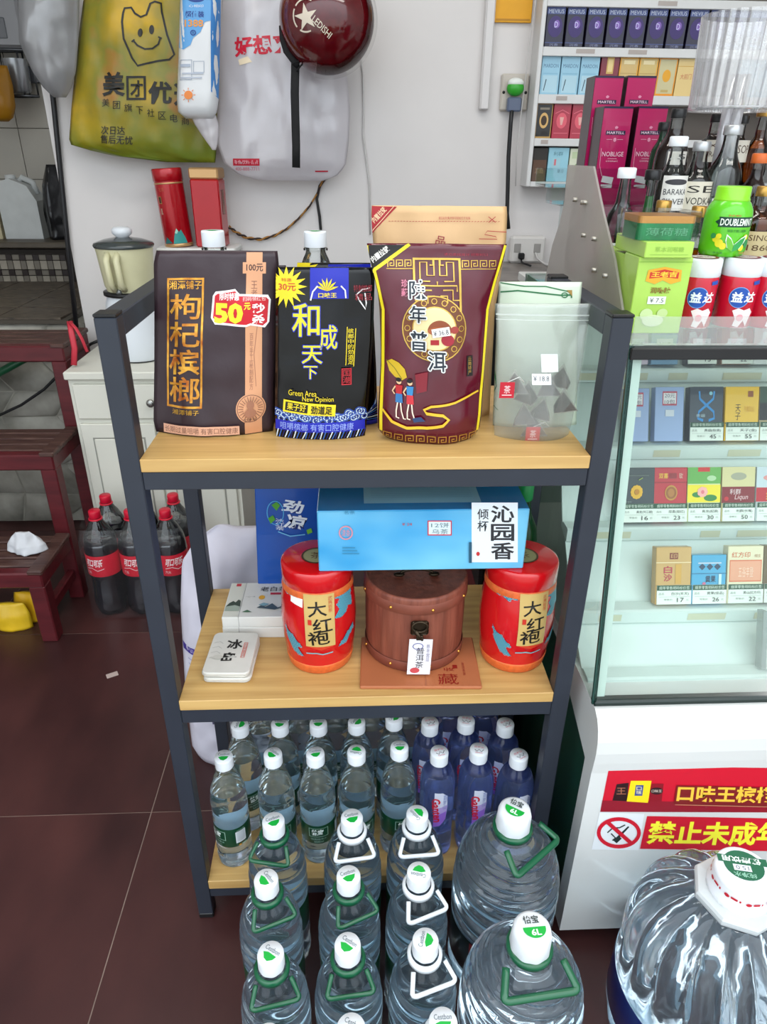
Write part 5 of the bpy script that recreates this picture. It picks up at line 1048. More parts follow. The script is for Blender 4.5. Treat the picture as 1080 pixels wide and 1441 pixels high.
spirit(990, y_[2] + .004, z_[2], 199, std, m_cg_, m_clr, .75, CSV, .0130, 'clear bottle with dark and cream label behind the lamp stem', (.032, .076, 'd6d0be', ('SE', 'VODKA'), '26221e', .9))
spirit(1034, y_[2] - .002, z_[2], 176, std, m_cg_, m_clr, .75, CSV, .0135, 'clear bottle with silver cap and price sticker right of the lamp stem', (.03, .052, 'e4e4e0', ('¥ 27.5',), '3a3a40', .8))
spirit(1072, y_[2] - .002, z_[2], 216, std, m_cg_, m_dk, .9, COG, .0125, 'dark brown bottle with orange cap at the photo edge', None, sx=.7)
spirit(986, y_[0] + .01, z_[0], 290, mini, m_cg_, m_amb, .6, CGD, .0100, 'miniature amber bottle with gold cap left of the bright green gum bottle')
spirit(936, y_[0] + .02, z_[0] + .0, 282, mini, m_cg_, m_amb, .6, CGD, .0100, 'miniature bottle whose gold cap shows above the green tin')
spirit(1078, y_[1], z_[1], 262, sq, m_cg_, m_amb, .85, CGD, .0110, 'amber bottle with label right of the bright green gum bottle', (.014, .05, 'c9b88a', ('SINCE', '1860'), '5a4020', .9))
spirit(957, y_[3] - .006, z_[3], 153, std, m_cg_, m_dk, .85, CBK, .0120, 'dark bottle with black cap beside the magenta boxes', (.06, .08, 'd8d4cc', ('15',), '444444', .6))
spirit(938, y_[4] + .0, z_[4], 172, std, M('green_bottle_glass', '123a22', .08, trans=.4), None, 0, CBK, .0120, 'dark green bottle with black cap tucked beside the magenta boxes', None, sx=.7)
spirit(1012, y_[4], z_[4], 160, sq, m_cg_, m_red_, .8, CBK, .0115, 'reddish brown bottle standing behind the lamp stem', (.04, .075, 'cfc9bb', ('XO', 'BRANDY'), '4a3020', .9))
spirit(1047, y_[4], z_[4], 162, sq, m_cg_, m_red_, .8, CBK, .0115, 'reddish brown bottle under the lamp shade at right', (.04, .075, 'd2ccbe', ('VSOP',), '4a3020', .9), sx=.8)
spirit(1079, y_[4] - .004, z_[4], 152, bulb, m_cg_, m_amb, .8, CGD, .0135, 'wide amber whisky bottle with gold cap at the photo edge', None, sx=.72)

# magenta cognac boxes
m_mg = M('box_magenta', 'b01558', .3, coat=.3, var=.03); m_mp = M('box_plum', '2a0a1c', .35, coat=.2); NV = ink('241a3e'); PW = ink('e8c8d6')
def cog(x, y, z0, H, label):
    w_ = .0565; t = thing('gift_box', label, 'box', (x, y, z0), 0, 'magenta cognac boxes'); part('carton', t, 'box', -w_ / 2, w_ / 2, 0, .056, 0, H, m_mg, .0008)
    part('side_panel', t, 'box', -w_ / 2 - .0005, -w_ / 2, .0, .056, .0, H, m_mp); part('top_panel', t, 'box', -w_ / 2, w_ / 2, 0, .056, H, H + .0005, m_mp)
    q = Print(lambda x, y: (x * .001, H - y * .001)); q.rect(-28, 0, 28, 3, NV); q.rect(-19, 40, 19, 47, NV); q.text('MARTELL', -17, 41.3, 17, 45.7, PW, .01); q.poly([(-3, 34), (0, 32), (4, 34), (2, 37), (-2, 37)], ink('d88aa8')); q.line([(-16, 55), (-5, 55)], .5, PW); q.line([(5, 55), (16, 55)], .5, PW); q.disc(0, 55.5, 3, 3.5, ink('d88aa8'))
    q.text('NOBLIGE', -21, 76, 21, 84, PW); q.line([(-9, 88), (9, 88)], .5, PW); q.text('COGNAC', -12, 91, 12, 93.5, PW); q.line([(-24, 70), (-23, 100), (-16, 118), (-4, 128)], .6, PW); q.poly([(-14, 118), (8, 121), (6, 133), (-16, 129)], ink('dcd6d8')); q.build('printed_front', t, lambda u, v, h: (u, -h, v)); return t
for px, py, y, lab in ((871, 150, .735, 'magenta and plum cognac box, left one of the front pair'), (920, 150, .735, 'magenta and plum cognac box, right one of the front pair'), (858, 107, .80, 'magenta and plum cognac box, left one of the rear pair'), (904, 107, .80, 'magenta and plum cognac box, right one of the rear pair')):
    c = at(px + 1, py, y); cog(c[0], y, .94, c[2] - .94, lab)
stand = thing('back_shelf', 'low white shelf behind the counter carrying the magenta boxes', 'shelf', (.8, .83, 0)); part('board', stand, 'box', -.42, .7, -.11, .12, .92, .94, m_white, .002); part('side_panel', stand, 'box', -.40, -.38, -.10, .11, 0, .92, m_white); part('side_panel', stand, 'box', .66, .68, -.10, .11, 0, .92, m_white)
# clear fluted table lamp
m_lampc = film('fluted_acrylic', 'dfe0e4', .40, .06, .32, .4); m_lstem = film('lamp_stem_acrylic', 'dcdce2', .42, .05, .25, .4)
lc = at(1032, 155, .5375); lm = thing('table_lamp', 'clear acrylic table lamp with fluted shade among the bottles', 'lamp', (lc[0], .5375, 1.1148)); zb, zt_ = lc[2] - 1.1148, at(1032, 30, .60)[2] - 1.1148
pf = lambda h, t: 1 + .05 * abs(cos(14 * t))
part('shade', lm, 'lathe', [(.066, zb), (.067, zb + .003), (.0715, zt_ - .004), (.072, zt_)], m_lampc, 168, rf=pf, caps=False); part('shade_rim', lm, 'lathe', [(.0665, zb - .002), (.0715, zb - .002), (.0715, zb + .003)], m_lampc, 96, caps=False)
for k in range(4): part('stem', lm, 'tube', [(.011 * cos(k * pi / 2 + .4), .011 * sin(k * pi / 2 + .4), .012), (.011 * cos(k * pi / 2 + .4), .011 * sin(k * pi / 2 + .4), zb + .05)], .0085, m_lstem, 10)
part('base', lm, 'lathe', [(.03, 0), (.031, .004), (.026, .011), (0, .012)], m_acc, 40)
# ------------------------------------------------------------------ along the back wall: cupboard, appliance, tins
m_crm = M('cupboard_cream', 'd3d2c6', .45, var=.03, scale=5); m_ln = M('cupboard_groove', '8f8f86', .7)
x0, x1, y0, zc = -.795, -.352, 1.12, .652
cb = thing('cupboard', 'low cream cupboard with a drawer behind the black rack', 'cupboard', ((x0 + x1) / 2, 1.29, 0)); hw = (x1 - x0) / 2; fy = y0 - 1.29
part('carcass', cb, 'box', -hw, hw, fy + .012, .18, .04, zc - .022, m_crm); part('top', cb, 'box', -hw - .004, hw + .004, fy - .006, .18, zc - .022, zc, m_crm, .003); part('plinth', cb, 'box', -hw + .01, hw - .01, fy + .03, .18, 0, .04, m_crm)
dw = part('drawer', cb, 'box', -hw + .012, hw - .012, fy, fy + .013, zc - .135, zc - .036, m_crm, .002)
kn = MB(); kn.tube([(-.0, fy - .002, zc - .085), (0, fy - .012, zc - .085)], .005, M('knob_steel', '9a9a96', .25, .9), 10); kn.sphere((0, fy - .016, zc - .085), .012, M('knob_steel'), 14, 8, (1, .6, 1)); kn.build('knob', dw)
for s_ in (-1, 1):
    a, b = (-hw + .012, -.003) if s_ < 0 else (.003, hw - .012); d = part('door', cb, 'box', a, b, fy, fy + .013, .05, zc - .15, m_crm, .002); part('panel_groove', d, 'box', a + .03, b - .03, fy - .0006, fy, .09, zc - .19, m_ln); part('door_panel', d, 'box', a + .034, b - .034, fy - .0035, fy, .094, zc - .194, m_crm, .002)
    k2 = MB(); k2.sphere((-.02 * -s_, fy - .010, .36), .009, M('knob_steel'), 12, 8); k2.build('knob', d)
sy = 1.27; c0 = at(175, 350, sy); sx_ = c0[0]; m_bgl = M('lid_glass', '3a4040', .08, spec=.8); m_cjr = M('jar_cream', 'cfcba6', .35, var=.03); m_wap = M('appliance_white', 'd8dde2', .3)
sm = thing('soymilk_maker', 'cream and white kitchen blender with dark glass lid on the cream cupboard', 'blender', (sx_, sy, zc + .0002)); zz_ = lambda v: at(174, v, sy - .06)[2] - zc
r1 = .074; part('base', sm, 'lathe', [(.070, .004), (.076, .012), (.077, .06), (.071, zz_(432)), (.064, zz_(420))], m_wap, 40); part('rubber_foot', sm, 'lathe', [(.066, 0), (.068, .001), (.068, .006)], m_black, 36)
part('rim', sm, 'lathe', [(.066, zz_(420)), (.072, zz_(419)), (.072, zz_(414)), (.064, zz_(413))], m_black, 40); part('jar', sm, 'lathe', [(.060, zz_(414)), (.066, zz_(405)), (r1, zz_(358)), (.076, zz_(350))], m_cjr, 40)
part('lid', sm, 'lathe', [(.078, zz_(351)), (.080, zz_(348)), (.077, zz_(345)), (.05, zz_(340)), (.02, zz_(337)), (0, zz_(337))], m_bgl, 40); part('lid_knob', sm, 'lathe', [(.016, zz_(338)), (.018, zz_(336)), (.026, zz_(332)), (.026, zz_(326)), (.02, zz_(323)), (0, zz_(322))], m_wap, 28)
for dx in (-.022, .004): part('handle_bar', sm, 'tube', [(dx - .004, -.069, zz_(357)), (dx - .004, -.086, zz_(366)), (dx - .002, -.084, zz_(398)), (dx, -.064, zz_(408))], .0085, m_cjr, 8)
part('emblem', sm, 'tube', [(-.012, -.060, zz_(411)), (-.012, -.068, zz_(411))], .007, M('emblem_steel', '8a8d8c', .3, .6), 12)
# white box under the tins
tz = at(270, 346, 1.40)[2]; wbx = thing('storage_box', 'tall white storage cabinet against the back wall carrying two red tins', 'cabinet', (-.437, 1.405, zc)); wbx.location[2] = 0
bx0, bx1 = at(219, 350, 1.34)[0] + .437, at(331, 350, 1.34)[0] + .437
wbx.location = (-.437, 1.405, .6522); part('body', wbx, 'box', bx0 + .006, bx1 - .006, -.06, .065, 0, tz - .652 - .016, m_white, .003); part('top', wbx, 'box', bx0, bx1, -.066, .068, tz - .652 - .016, tz - .6522, m_white, .003); part('door', wbx, 'box', bx0 + .012, bx1 - .012, -.064, -.06, .01, tz - .652 - .024, m_white, .002)
m_tr = M('tin_red', 'a80c1a', .25, .2, coat=.4, var=.05); m_tg = M('tin_gold', 'c0996a', .3, .6)
ty_ = 1.395; c = at(241, 300, ty_ - .03); H = at(243, 236, ty_)[2] - tz; t1_ = thing('tea_tin', 'round red tea tin with gold line and teal mountain on the white cabinet', 'tin', (c[0] + .006, ty_, tz + .0004)); t1_.rotation_euler = (0, radians(-3.5), 0)
part('body', t1_, 'lathe', [(.038, .0005), (.0395, .004), (.0395, H - .033)], m_tr, 40); part('lid', t1_, 'lathe', [(.0395, H - .033), (.041, H - .032), (.041, H - .004), (.039, H - .001), (0, H - .001)], m_tr, 40); part('gold_line', t1_, 'lathe', [(.0398, H - .040), (.0404, H - .0395), (.0404, H - .0365), (.0398, H - .036)], m_tg, 40, caps=False); part('gold_foot', t1_, 'lathe', [(.0392, .001), (.0402, .0015), (.0402, .009), (.0396, .0095)], m_tg, 40, caps=False)
q = Print(lambda x, y: (x * .001, H - y * .001)); hh = H * 1000; q.poly([(-6, hh - 10), (0, hh - 32), (8, hh - 50), (14, hh - 40), (20, hh - 46), (30, hh - 24), (34, hh - 10)], ink('2f8a86')); q.poly([(2, hh - 38), (8, hh - 50), (12, hh - 43), (8, hh - 36)], ink('9ac8b8')); q.poly([(-36, hh - 10), (-24, hh - 28), (-8, hh - 12)], ink('2a6a68')); q.rect(-30, 70, -20, 88, ink('3a1510')); q.frame(-30, 70, -20, 88, 1, ink('b89a5a')); q.text('名茶', -24, 48, -6, 58, ink('b8503a')); q.text('茗品', -28, 100, -22, 116, ink('d8c8b0'), vert=True); q.build('printed_front', t1_, on_cyl(lambda z: .0397), .008)
c = at(291, 300, ty_ - .02); H2_ = at(294, 236, ty_)[2] - tz; w_ = .042; t2_ = thing('tea_tin', 'square red tea tin with pale gold lid on the white cabinet', 'tin', (c[0] + .006, ty_ + .002, tz + .0004), radians(-6)); part('body', t2_, 'box', -.040, .040, -.034, .034, 0, H2_ - .028, m_tr, .004); part('lid', t2_, 'box', -.0412, .0412, -.0352, .0352, H2_ - .028, H2_, m_tg, .004)
q = Print(lambda x, y: (x * .001, H2_ - y * .001)); q.rect(-12, 55, 12, 118, ink('8a5a4a')); q.frame(-12, 55, 12, 118, 1.5, ink('6a2a22')); q.text('茗茶', -8, 62, 8, 96, ink('5a2018'), vert=True); q.build('side_print', t2_, lambda u, v, h: (.040 + h, u, v))

# ------------------------------------------------------------------ pack of cola bottles
m_cola = M('cola', '0c0d1a', .05, spec=1, coat=1); m_clp = clear('cola_pet', 'f0f2f4', 1.6); m_rc = M('cap_red', 'c41230', .35); m_rl = M('label_red', 'c8122c', .3, coat=.3)
pK = dens([(.030, 0), (.040, .004), (.0448, .022), (.0452, .05), (.0425, .09), (.0428, .12), (.0455, .132), (.0455, .20), (.0448, .215), (.040, .245), (.028, .272), (.018, .288), (.0135, .296), (.0130, .312)], .008)
kb = thing('cola_bottle', '', 'bottle'); part('cola', kb, 'lathe', [(0, .004)] + [(r * .985, max(h, .004)) for r, h in pK if h < .235] + [(0, .235)], m_cola, 32, rf=lambda h, t: 1 + (.05 * cos(5 * t) if h < .03 else 0)); part('body', kb, 'lathe', pK, m_clp, 32, rf=lambda h, t: 1 + (.05 * cos(5 * t) if h < .03 else 0), caps=False)
lb = part('label', kb, 'lathe', [(.0458, .134), (.0460, .135), (.0460, .198), (.0458, .199)], m_rl, 36, caps=False); q = Print(lambda x, y: (x * .001, y * -.001)); q.text('可口可乐', -22, -190, 26, -166, ink('ecdcdc'), .03, slant=.25); q.line([(-24, -158), (-6, -162), (10, -154), (28, -160)], 1.6, ink('ecdcdc')); q.text('汽水', -26, -152, -10, -142, ink('e8c8c8')); q.build('label_print', lb, on_cyl(lambda z: .0460), .006)
part('cap', kb, 'lathe', [(.0150, .299), (.0158, .300), (.0158, .317), (.0145, .3195), (0, .3195)], m_rc, 28, rf=lambda h, t: 1 + .012 * cos(30 * t)); part('cap_ring', kb, 'lathe', [(.0155, .2925), (.0185, .2935), (.0185, .2965), (.0150, .2975)], m_rc, 24, caps=False)
bx = at(134, 775, .90)[0]; sp_ = .0945; pn = ('left', 'middle', 'right')
for k in range(6): place(kb, k, (bx + sp_ * (k % 3), .945 + sp_ * (k // 3), .0010), (-.3, -.1, .35, 0, .2, .1)[k], 'large cola bottle, %s of the %s row in the wrapped pack of six' % (pn[k % 3], ('front', 'back')[k // 3]), 'cola bottles in the wrapped pack', 0)
b, fr = bag([(0, bx - .057, bx + 2 * sp_ + .057, .1), (.10, bx - .058, bx + 2 * sp_ + .058, .1), (.235, bx - .057, bx + 2 * sp_ + .057, .1), (.28, bx - .048, bx + 2 * sp_ + .048, .09)], film('shrink_wrap', 'dfe4ea', .02, .12, .04), wr=.001, pw=26, top_open=True, seed=3, nx=40); wrp = weld(b.build('shrink_wrap', None, (0, .945 + sp_ / 2, .0001))); tag(wrp, 'clear shrink wrap around the cola bottles on the floor', 'wrap')

# ------------------------------------------------------------------ red stepped stand
m_rw = M('painted_red_wood', '4a141a', .4, var=0, col2='5d1c22', scale=9, stretch=(1, 6, 6), bump=.2, detail=6); m_rw2 = M('worn_slat_wood', '3a2220', .45, col2='5a4038', scale=14, stretch=(1, 9, 9), bump=.35, detail=6)
xr, xl = -.822, -1.42; st = thing('step_stand', 'dark red wooden three step plant stand by the stone wall', 'stand', ((xr + xl) / 2, 1.1, 0)); hx_ = (xr - xl) / 2
tiers = ((.79, .222), (1.0, .462), (1.21, .702)); pw_ = .042
for k, (fy_, tz_) in enumerate(tiers):
    f = fy_ - 1.1; bk = f + .205
    for s_ in (-1, 1):
        a = hx_ - pw_ if s_ > 0 else -hx_; part('leg', st, 'box', a, a + pw_, f, f + pw_, 0, tz_ - .045, m_rw, .003); part('side_rail', st, 'box', a + .002, a + pw_ - .002, f + .002, bk, tz_ - .05, tz_ - .012, m_rw, .003)
    part('front_rail', st, 'box', -hx_, hx_, f - .003, f + .03, tz_ - .047, tz_ - .002, m_rw, .004)
    for j in range(4): part('slat', st, 'box', -hx_ + .001, hx_ - .001, f + .034 + .043 * j, f + .069 + .043 * j, tz_ - .016, tz_ - .001, m_rw2, .003)
    part('end_rail', st, 'box', hx_ - .036, hx_ + .003, f - .003, bk, tz_ - .010, tz_ + .004, m_rw2, .003)
for s_ in (-1, 1):
    a = hx_ - pw_ if s_ > 0 else -hx_; part('leg', st, 'box', a, a + pw_, .27, .27 + pw_, 0, .66, m_rw, .003); part('stretcher', st, 'box', a + .01, a + pw_ - .01, -.27, .28, .07, .10, m_rw, .003)
rib_ = MB(); rib_.tube([at(98, 452, 1.19), at(101, 470, 1.17), at(105, 490, 1.17), at(104, 514, 1.16)], .008, M('ribbon_red', 'c03040', .5), 6, flat=.001); rib_.tube([at(98, 452, 1.19), at(107, 462, 1.17), at(115, 476, 1.17), at(123, 495, 1.16)], .005, M('ribbon_red'), 6, flat=.001); tag(rib_.build('tied_ribbon'), 'red plastic ribbon tied to the top corner of the red stand', 'ribbon')
for nm_, lab, v, yy, cl, pts in (('snack_packet', 'yellow packet lying under the lowest step, right one', 0, .9, 'd8a818', [(.0, -.05, .05, .02), (.05, -.055, .06, .02), (.09, -.045, .05, .006)]), ('snack_packet', 'yellow packet lying under the lowest step at the photo edge', 1, .86, 'd8b020', [(.0, -.05, .06, .02), (.045, -.055, .06, .02), (.08, -.045, .05, .006)])):
    c = at((44, 8)[v], (838, 852)[v], yy); b, fr = bag(pts, M('packet_yellow' + str(v), cl, .4, var=.15, scale=12, bump=.3), wr=.008, seed=v, nx=14, nz=12); o = weld(b.build(nm_, None, (c[0], yy, .0006))); tag(o, lab, 'packet')
ck = at(38, 735, .93); b, fr = bag([(0, -.055, .055, .03), (.02, -.05, .05, .028), (.04, -.035, .03, .012), (.055, -.02, .015, .004)], M('cloth_white', 'c8cace', .8, bump=.4, scale=14), wr=.02, ws=26, seed=5, nx=30, nz=20); tag(weld(b.build('crumpled_cloth', None, (ck[0], .90, .2268))), 'crumpled white cloth lying on the lowest red step', 'cloth')
gp = MB(); gp.tube([at(-30, 540, 1.40), at(20, 513, 1.42), at(58, 492, 1.44)], .012, M('pole_green', '1d5a3a', .4), 10); tag(gp.build('green_pole'), 'green pole leaning under the top red step', 'pole')
cbk = MB(); cbk.tube([at(-30, 597, 1.45), at(0, 584, 1.45), at(30, 570, 1.45), at(62, 548, 1.45), at(80, 530, 1.45), at(100, 505, 1.45), at(128, 484, 1.45), at(142, 478, 1.45)], .0045, m_black, 8); tag(cbk.build('power_cable'), 'black cable sagging along the stone wall behind the red stand', 'cable')

# ------------------------------------------------------------------ kitchen recess
by = 2.36
def can(px0, px1, v0, v1, label, col, seed):
    p0, p1 = at(px0, v1, by), at(px1, v1, by); H = at(px0, v0, by)[2] - .862; w_ = p1[0] - p0[0]; t = thing('jerrycan', label, 'jerrycan', ((p0[0] + p1[0]) / 2, by, .8623)); mt = M('can_' + col, col, .45, var=.05, trans=.15)
    B = MB(); B.prism([(-w_ / 2, 0), (w_ / 2, 0), (w_ / 2, H * .62), (w_ * .30, H * .86), (-w_ * .12, H * .97), (-w_ * .34, H * .93), (-w_ / 2, H * .70)], -w_ * .35, w_ * .35, mt); B.build('body', t); part('spout', t, 'lathe', [(.018, H * .92), (.020, H * .93), (.020, H * 1.02), (0, H * 1.03)], mt, 16, c=(-w_ * .2, 0)); part('handle', t, 'tube', [(-.0, 0, H * .90), (w_ * .1, 0, H * .98), (w_ * .36, 0, H * .90), (w_ * .42, 0, H * .72)], .012, mt, 8); return t
can(18, 70, 248, 340, 'white plastic jerrycan on the kitchen bench', 'c3c6c4', 1); can(-46, 15, 262, 340, 'yellowish plastic jerrycan on the kitchen bench at the photo edge', 'b9ae8c', 2)
c = at(84, 340, by); b, fr = bag([(0, -.06, .05, .05), (.1, -.065, .05, .055), (.2, -.05, .045, .04), (.27, -.02, .03, .01)], M('bin_bag', '18181a', .2, bump=.3, scale=20), wr=.03, ws=14, seed=6, nx=18, nz=18); tag(weld(b.build('plastic_bag', None, (c[0] + .035, by - .03, .8628))), 'shiny black plastic bag beside the white jerrycan', 'bag')
hk = at(12, 40, 2.68); ht = thing('water_heater', 'grey box shaped heater on the tiled recess wall', 'heater', (hk[0] - .05, 2.68, hk[2] - .07)); part('body', ht, 'box', -.14, .12, -.05, .062, 0, .17, M('heater_grey', '8a8a8c', .35, .3), .01); part('panel', ht, 'box', -.06, .06, -.053, -.05, .03, .10, M('heater_panel', '6a6c70', .3), .003)
rc = at(14, 95, 2.66); rk3 = thing('wire_rack', 'small metal cup rack on the tiled recess wall', 'rack', (rc[0], 2.70, rc[2] - .10)); 
for zz in (0, .16): part('ring', rk3, 'tube', [(.09 * cos(a), -.03 + .05 * sin(a) * .6, zz) for a in [2 * pi * k / 20 for k in range(20)]], .006, M('rack_metal', '55575a', .3, .8), 6, closed=True)
for k in range(6): part('wire', rk3, 'tube', [(.09 * cos(k * pi / 3), -.03 + .03 * sin(k * pi / 3), 0), (.09 * cos(k * pi / 3), -.03 + .03 * sin(k * pi / 3), .16)], .004, M('rack_metal'), 6)
part('cup', rk3, 'lathe', [(.035, .01), (.045, .02), (.05, .13)], M('cup_steel', '9a9da0', .25, .7), 24, c=(.02, -.03)); part('wall_plate', rk3, 'box', -.1, .1, .0, .04, .05, .11, M('rack_metal'), .002)
def hang(name, label, cat, rows, y, mat, seed, group=None, **kw):
    cx = (rows[0][1] + rows[0][2]) / 2; zs = [at(cx, r[0], y)[2] for r in rows]; root = Vector((at(cx, 100, y)[0], y, min(zs))); rr = [(z - root[2], at(r[1], r[0], y)[0] - root[0], at(r[2], r[0], y)[0] - root[0], r[3]) for z, r in zip(zs, rows)]
    b, fr = bag(rr, mat, seed=seed, **kw); o = weld(b.build(name, None, root)); tag(o, label, cat, group)
    return o, (lambda px, py: (at(px, py, y)[0] - root[0], at(px, py, y)[2] - root[2])), fr, root
hang('plastic_bag', 'yellow plastic bag hanging at the left edge in the tiled recess', 'bag', [(92, -30, 10, .02), (120, -35, 18, .05), (150, -30, 22, .05), (168, -20, 18, .04), (171, 0, 12, .01)], 2.55, M('bag_amber', '9a6a10', .35, bump=.3), 3, wr=.02, ws=12, nx=14, nz=14)
# ------------------------------------------------------------------ bags and helmet hanging on the back wall
YB_ = 1.415
rail = thing('hook_rail', 'steel hook rail on the back wall above the hanging bags', 'rail', (-.4, 1.46, 1.74)); part('bar', rail, 'box', -.45, .5, -.005, .02, -.012, .012, M('rail_steel', '8a8c90', .3, .8), .002)
for k in range(6): part('hook', rail, 'tube', [(-.4 + .17 * k, -.005, 0), (-.4 + .17 * k, -.03, -.02), (-.4 + .17 * k, -.045, -.012), (-.4 + .17 * k, -.05, .01)], .004, M('rail_steel'), 6)
ZTOP = -120
hang('plastic_bag', 'empty grey translucent plastic bag hanging at the wall corner', 'bag', [(ZTOP, 60, 90, .004), (-60, 40, 104, .02), (0, 25, 112, .045), (60, 27, 110, .05), (100, 45, 107, .04), (125, 62, 100, .02), (137, 76, 93, .002)], 1.38, film('bag_grey', 'a5a6a9', .82, .25, .12, .4), 11, wr=.016, ws=16, nx=26, nz=34)
m_yg = M('bag_yellow_green', 'b08a10', .3, col2='6a7426', scale=4.2, bump=.3, bdist=.01)
nt = m_yg.node_tree; rmp = [n for n in nt.nodes if n.type == 'VALTORGB'][0].color_ramp; e = rmp.elements
e[0].color = hx('c09a14'); e[0].position = .36; e[1].color = hx('5f8a22'); e[1].position = .70
for p_, cl in ((.43, '9a8420'), (.50, '7d7a2c'), (.57, 'a8662c'), (.62, '6f7430')): k_ = e.new(p_); k_.color = hx(cl)
tcg = [n for n in nt.nodes if n.type == 'TEX_COORD'][0]; sxz = nt.nodes.new('ShaderNodeSeparateXYZ'); mrz = nt.nodes.new('ShaderNodeMapRange'); mrz.inputs['From Min'].default_value = .015; mrz.inputs['From Max'].default_value = .13; mrz.inputs['To Min'].default_value = .75; mrz.inputs['To Max'].default_value = 0
mxc = nt.nodes.new('ShaderNodeMixRGB'); mxc.inputs[2].default_value = hx('56711c'); rn_ = [n for n in nt.nodes if n.type == 'VALTORGB'][0]
nt.links.new(tcg.outputs['Object'], sxz.inputs[0]); nt.links.new(sxz.outputs['Z'], mrz.inputs['Value']); nt.links.new(mrz.outputs[0], mxc.inputs[0]); nt.links.new(rn_.outputs[0], mxc.inputs[1]); nt.links.new(mxc.outputs[0], nt.nodes['Principled BSDF'].inputs['Base Color'])
o, tf, fr, root = hang('carrier_bag', 'yellow green carrier bag with smiling bag drawing hanging on the back wall', 'bag', [(ZTOP, 190, 230, .003), (-50, 140, 285, .02), (0, 118, 302, .035), (60, 110, 306, .045), (150, 101, 306, .045), (204, 97, 305, .03), (219, 150, 304, .014), (228, 235, 303, .003)], YB_, m_yg, 14, wr=.012, ws=14, wz=.25, nx=40, nz=40)
K = ink('15130c'); q = Print(tf)
q.line([(179, 22), (181, 15), (190, 14), (195, 22), (203, 27), (211, 24), (216, 8), (222, 5), (231, 8), (232, 20), (240, 52), (250, 79), (243, 86), (226, 88), (200, 95), (192, 84), (181, 58), (178, 34), (179, 22)], 2.8, K); q.disc(203, 49, 3.4, 6, K); q.disc(219, 45, 3.4, 6.5, K)
q.line([(194, 60), (200, 67), (210, 72), (220, 71), (228, 65), (231, 56)], 2.4, K); q.line([(192, 62), (196, 59)], 2, K); q.line([(228, 55), (233, 57)], 2, K)
q.text('美', 150, 103, 182, 137, K, .03); q.frame(184, 109, 211, 142, 3, K); q.text('才', 189, 115, 207, 138, K, .03); q.text('优', 214, 116, 246, 148, K, .03); q.text('选', 249, 118, 280, 150, K, .03)
for k, ch in enumerate('美团旗下社区电商'): q.text(ch, 150 + 15.6 * k, 140 + 3.6 * k, 160 + 15.6 * k, 151 + 3.6 * k, K)
q.text('次日达', 148, 178, 181, 190, K, .01, .03); q.text('售后无忧', 147, 191, 191, 203, K, .01, .05); q.build('printed_front', o, fr, .012, base=.0012)
# tissue pack
o, tf, fr, root = hang('tissue_pack', 'white and blue tissue pack hanging between the yellow and the white bag', 'tissue pack', [(-95, 262, 300, .02), (-60, 256, 312, .03), (0, 254, 312, .032), (60, 252, 310, .034), (140, 249, 308, .034), (160, 251, 305, .026), (167, 262, 300, .008)], 1.325, M('pack_white_film', 'd9dbdd', .3, coat=.3, bump=.15), 17, wr=.004, nx=22, nz=26, pw=6, ws=12)
NVB, SKY = ink('1f3f8a'), ink('5f9fd6'); q = Print(tf); q.poly([(254, -40), (300, -40), (300, 32), (292, 34), (286, 48), (276, 56), (272, 66), (262, 72), (253, 68)], SKY); q.poly([(300, -40), (312, -40), (309, 140), (300, 130)], ink('3f80c2')); q.disc(280, 0, 13, 7, NVB); q.text('洁柔', 270, -4, 290, 3, ink('d8e0ec')); q.text('心相印', 270, 10, 290, 14, ink('d8e0ec')); q.text('超值装', 265, 19, 291, 28, NVB, .02); q.text('1388', 264, 31, 290, 41, ink('d8934a'), .03); q.ring(276, 49, 4, 4, 1.2, NVB); q.text('张', 274, 46.5, 278, 51.5, NVB)
q.frame(256, 86, 274, 114, .6, ink('8a98ae')); q.frame(276, 88, 291, 104, .6, ink('8a98ae')); q.rect(257, 92, 272, 96, ink('a8b2c2')); q.rect(260, 104, 290, 106, ink('b2bac8')); q.rect(258, 110, 288, 112, ink('b2bac8')); q.disc(269, 135, 6, 6, ink('e0823a')); 
for k in range(8): an = 2 * pi * k / 8; q.line([(269 + 7 * cos(an), 135 + 7 * sin(an)), (269 + 10 * cos(an), 135 + 10 * sin(an))], 1, ink('e0823a'))
q.build('printed_front', o, fr, .01, base=.001)
m_wf = film('bag_white_film', 'eae7ec', .74, .25, .10, .4)
hang('plastic_bag', 'twisted white plastic tail hanging under the tissue pack', 'bag', [(162, 268, 304, .012), (175, 274, 308, .012), (190, 284, 308, .01), (204, 294, 306, .006), (211, 299, 304, .001)], 1.335, m_wf, 19, wr=.008, ws=30, nx=14, nz=14)
o, tf, fr, root = hang('carrier_bag', 'large white translucent carrier bag with red lettering hanging behind the helmet strap', 'bag', [(ZTOP, 390, 410, .004), (-50, 335, 440, .02), (0, 311, 470, .035), (60, 306, 484, .045), (150, 306, 493, .05), (200, 305, 491, .048), (232, 316, 487, .035), (247, 338, 474, .012), (254, 365, 455, .002)], YB_ - .005, m_wf, 23, wr=.014, ws=13, wz=.3, nx=40, nz=40)
RB_ = ink('c41a34'); q = Print(tf); q.text('好想来', 332, 52, 412, 80, RB_, .03, -.07); q.text('零食', 414, 50, 434, 74, RB_, .02, -.07); q.rect(329, 223, 367, 233, ink('b81c34')); q.text('零食·饮料·百货', 331, 225, 365, 231, ink('e8b8c0')); q.text('400-888-7711', 332, 235, 366, 240, ink('c86a7a')); q.poly([(338, 86), (352, 82), (358, 90), (340, 94)], ink('e2d2b4')); q.rect(444, 240, 462, 242, ink('b81c34')); q.build('printed_front', o, fr, .012, base=.0015)
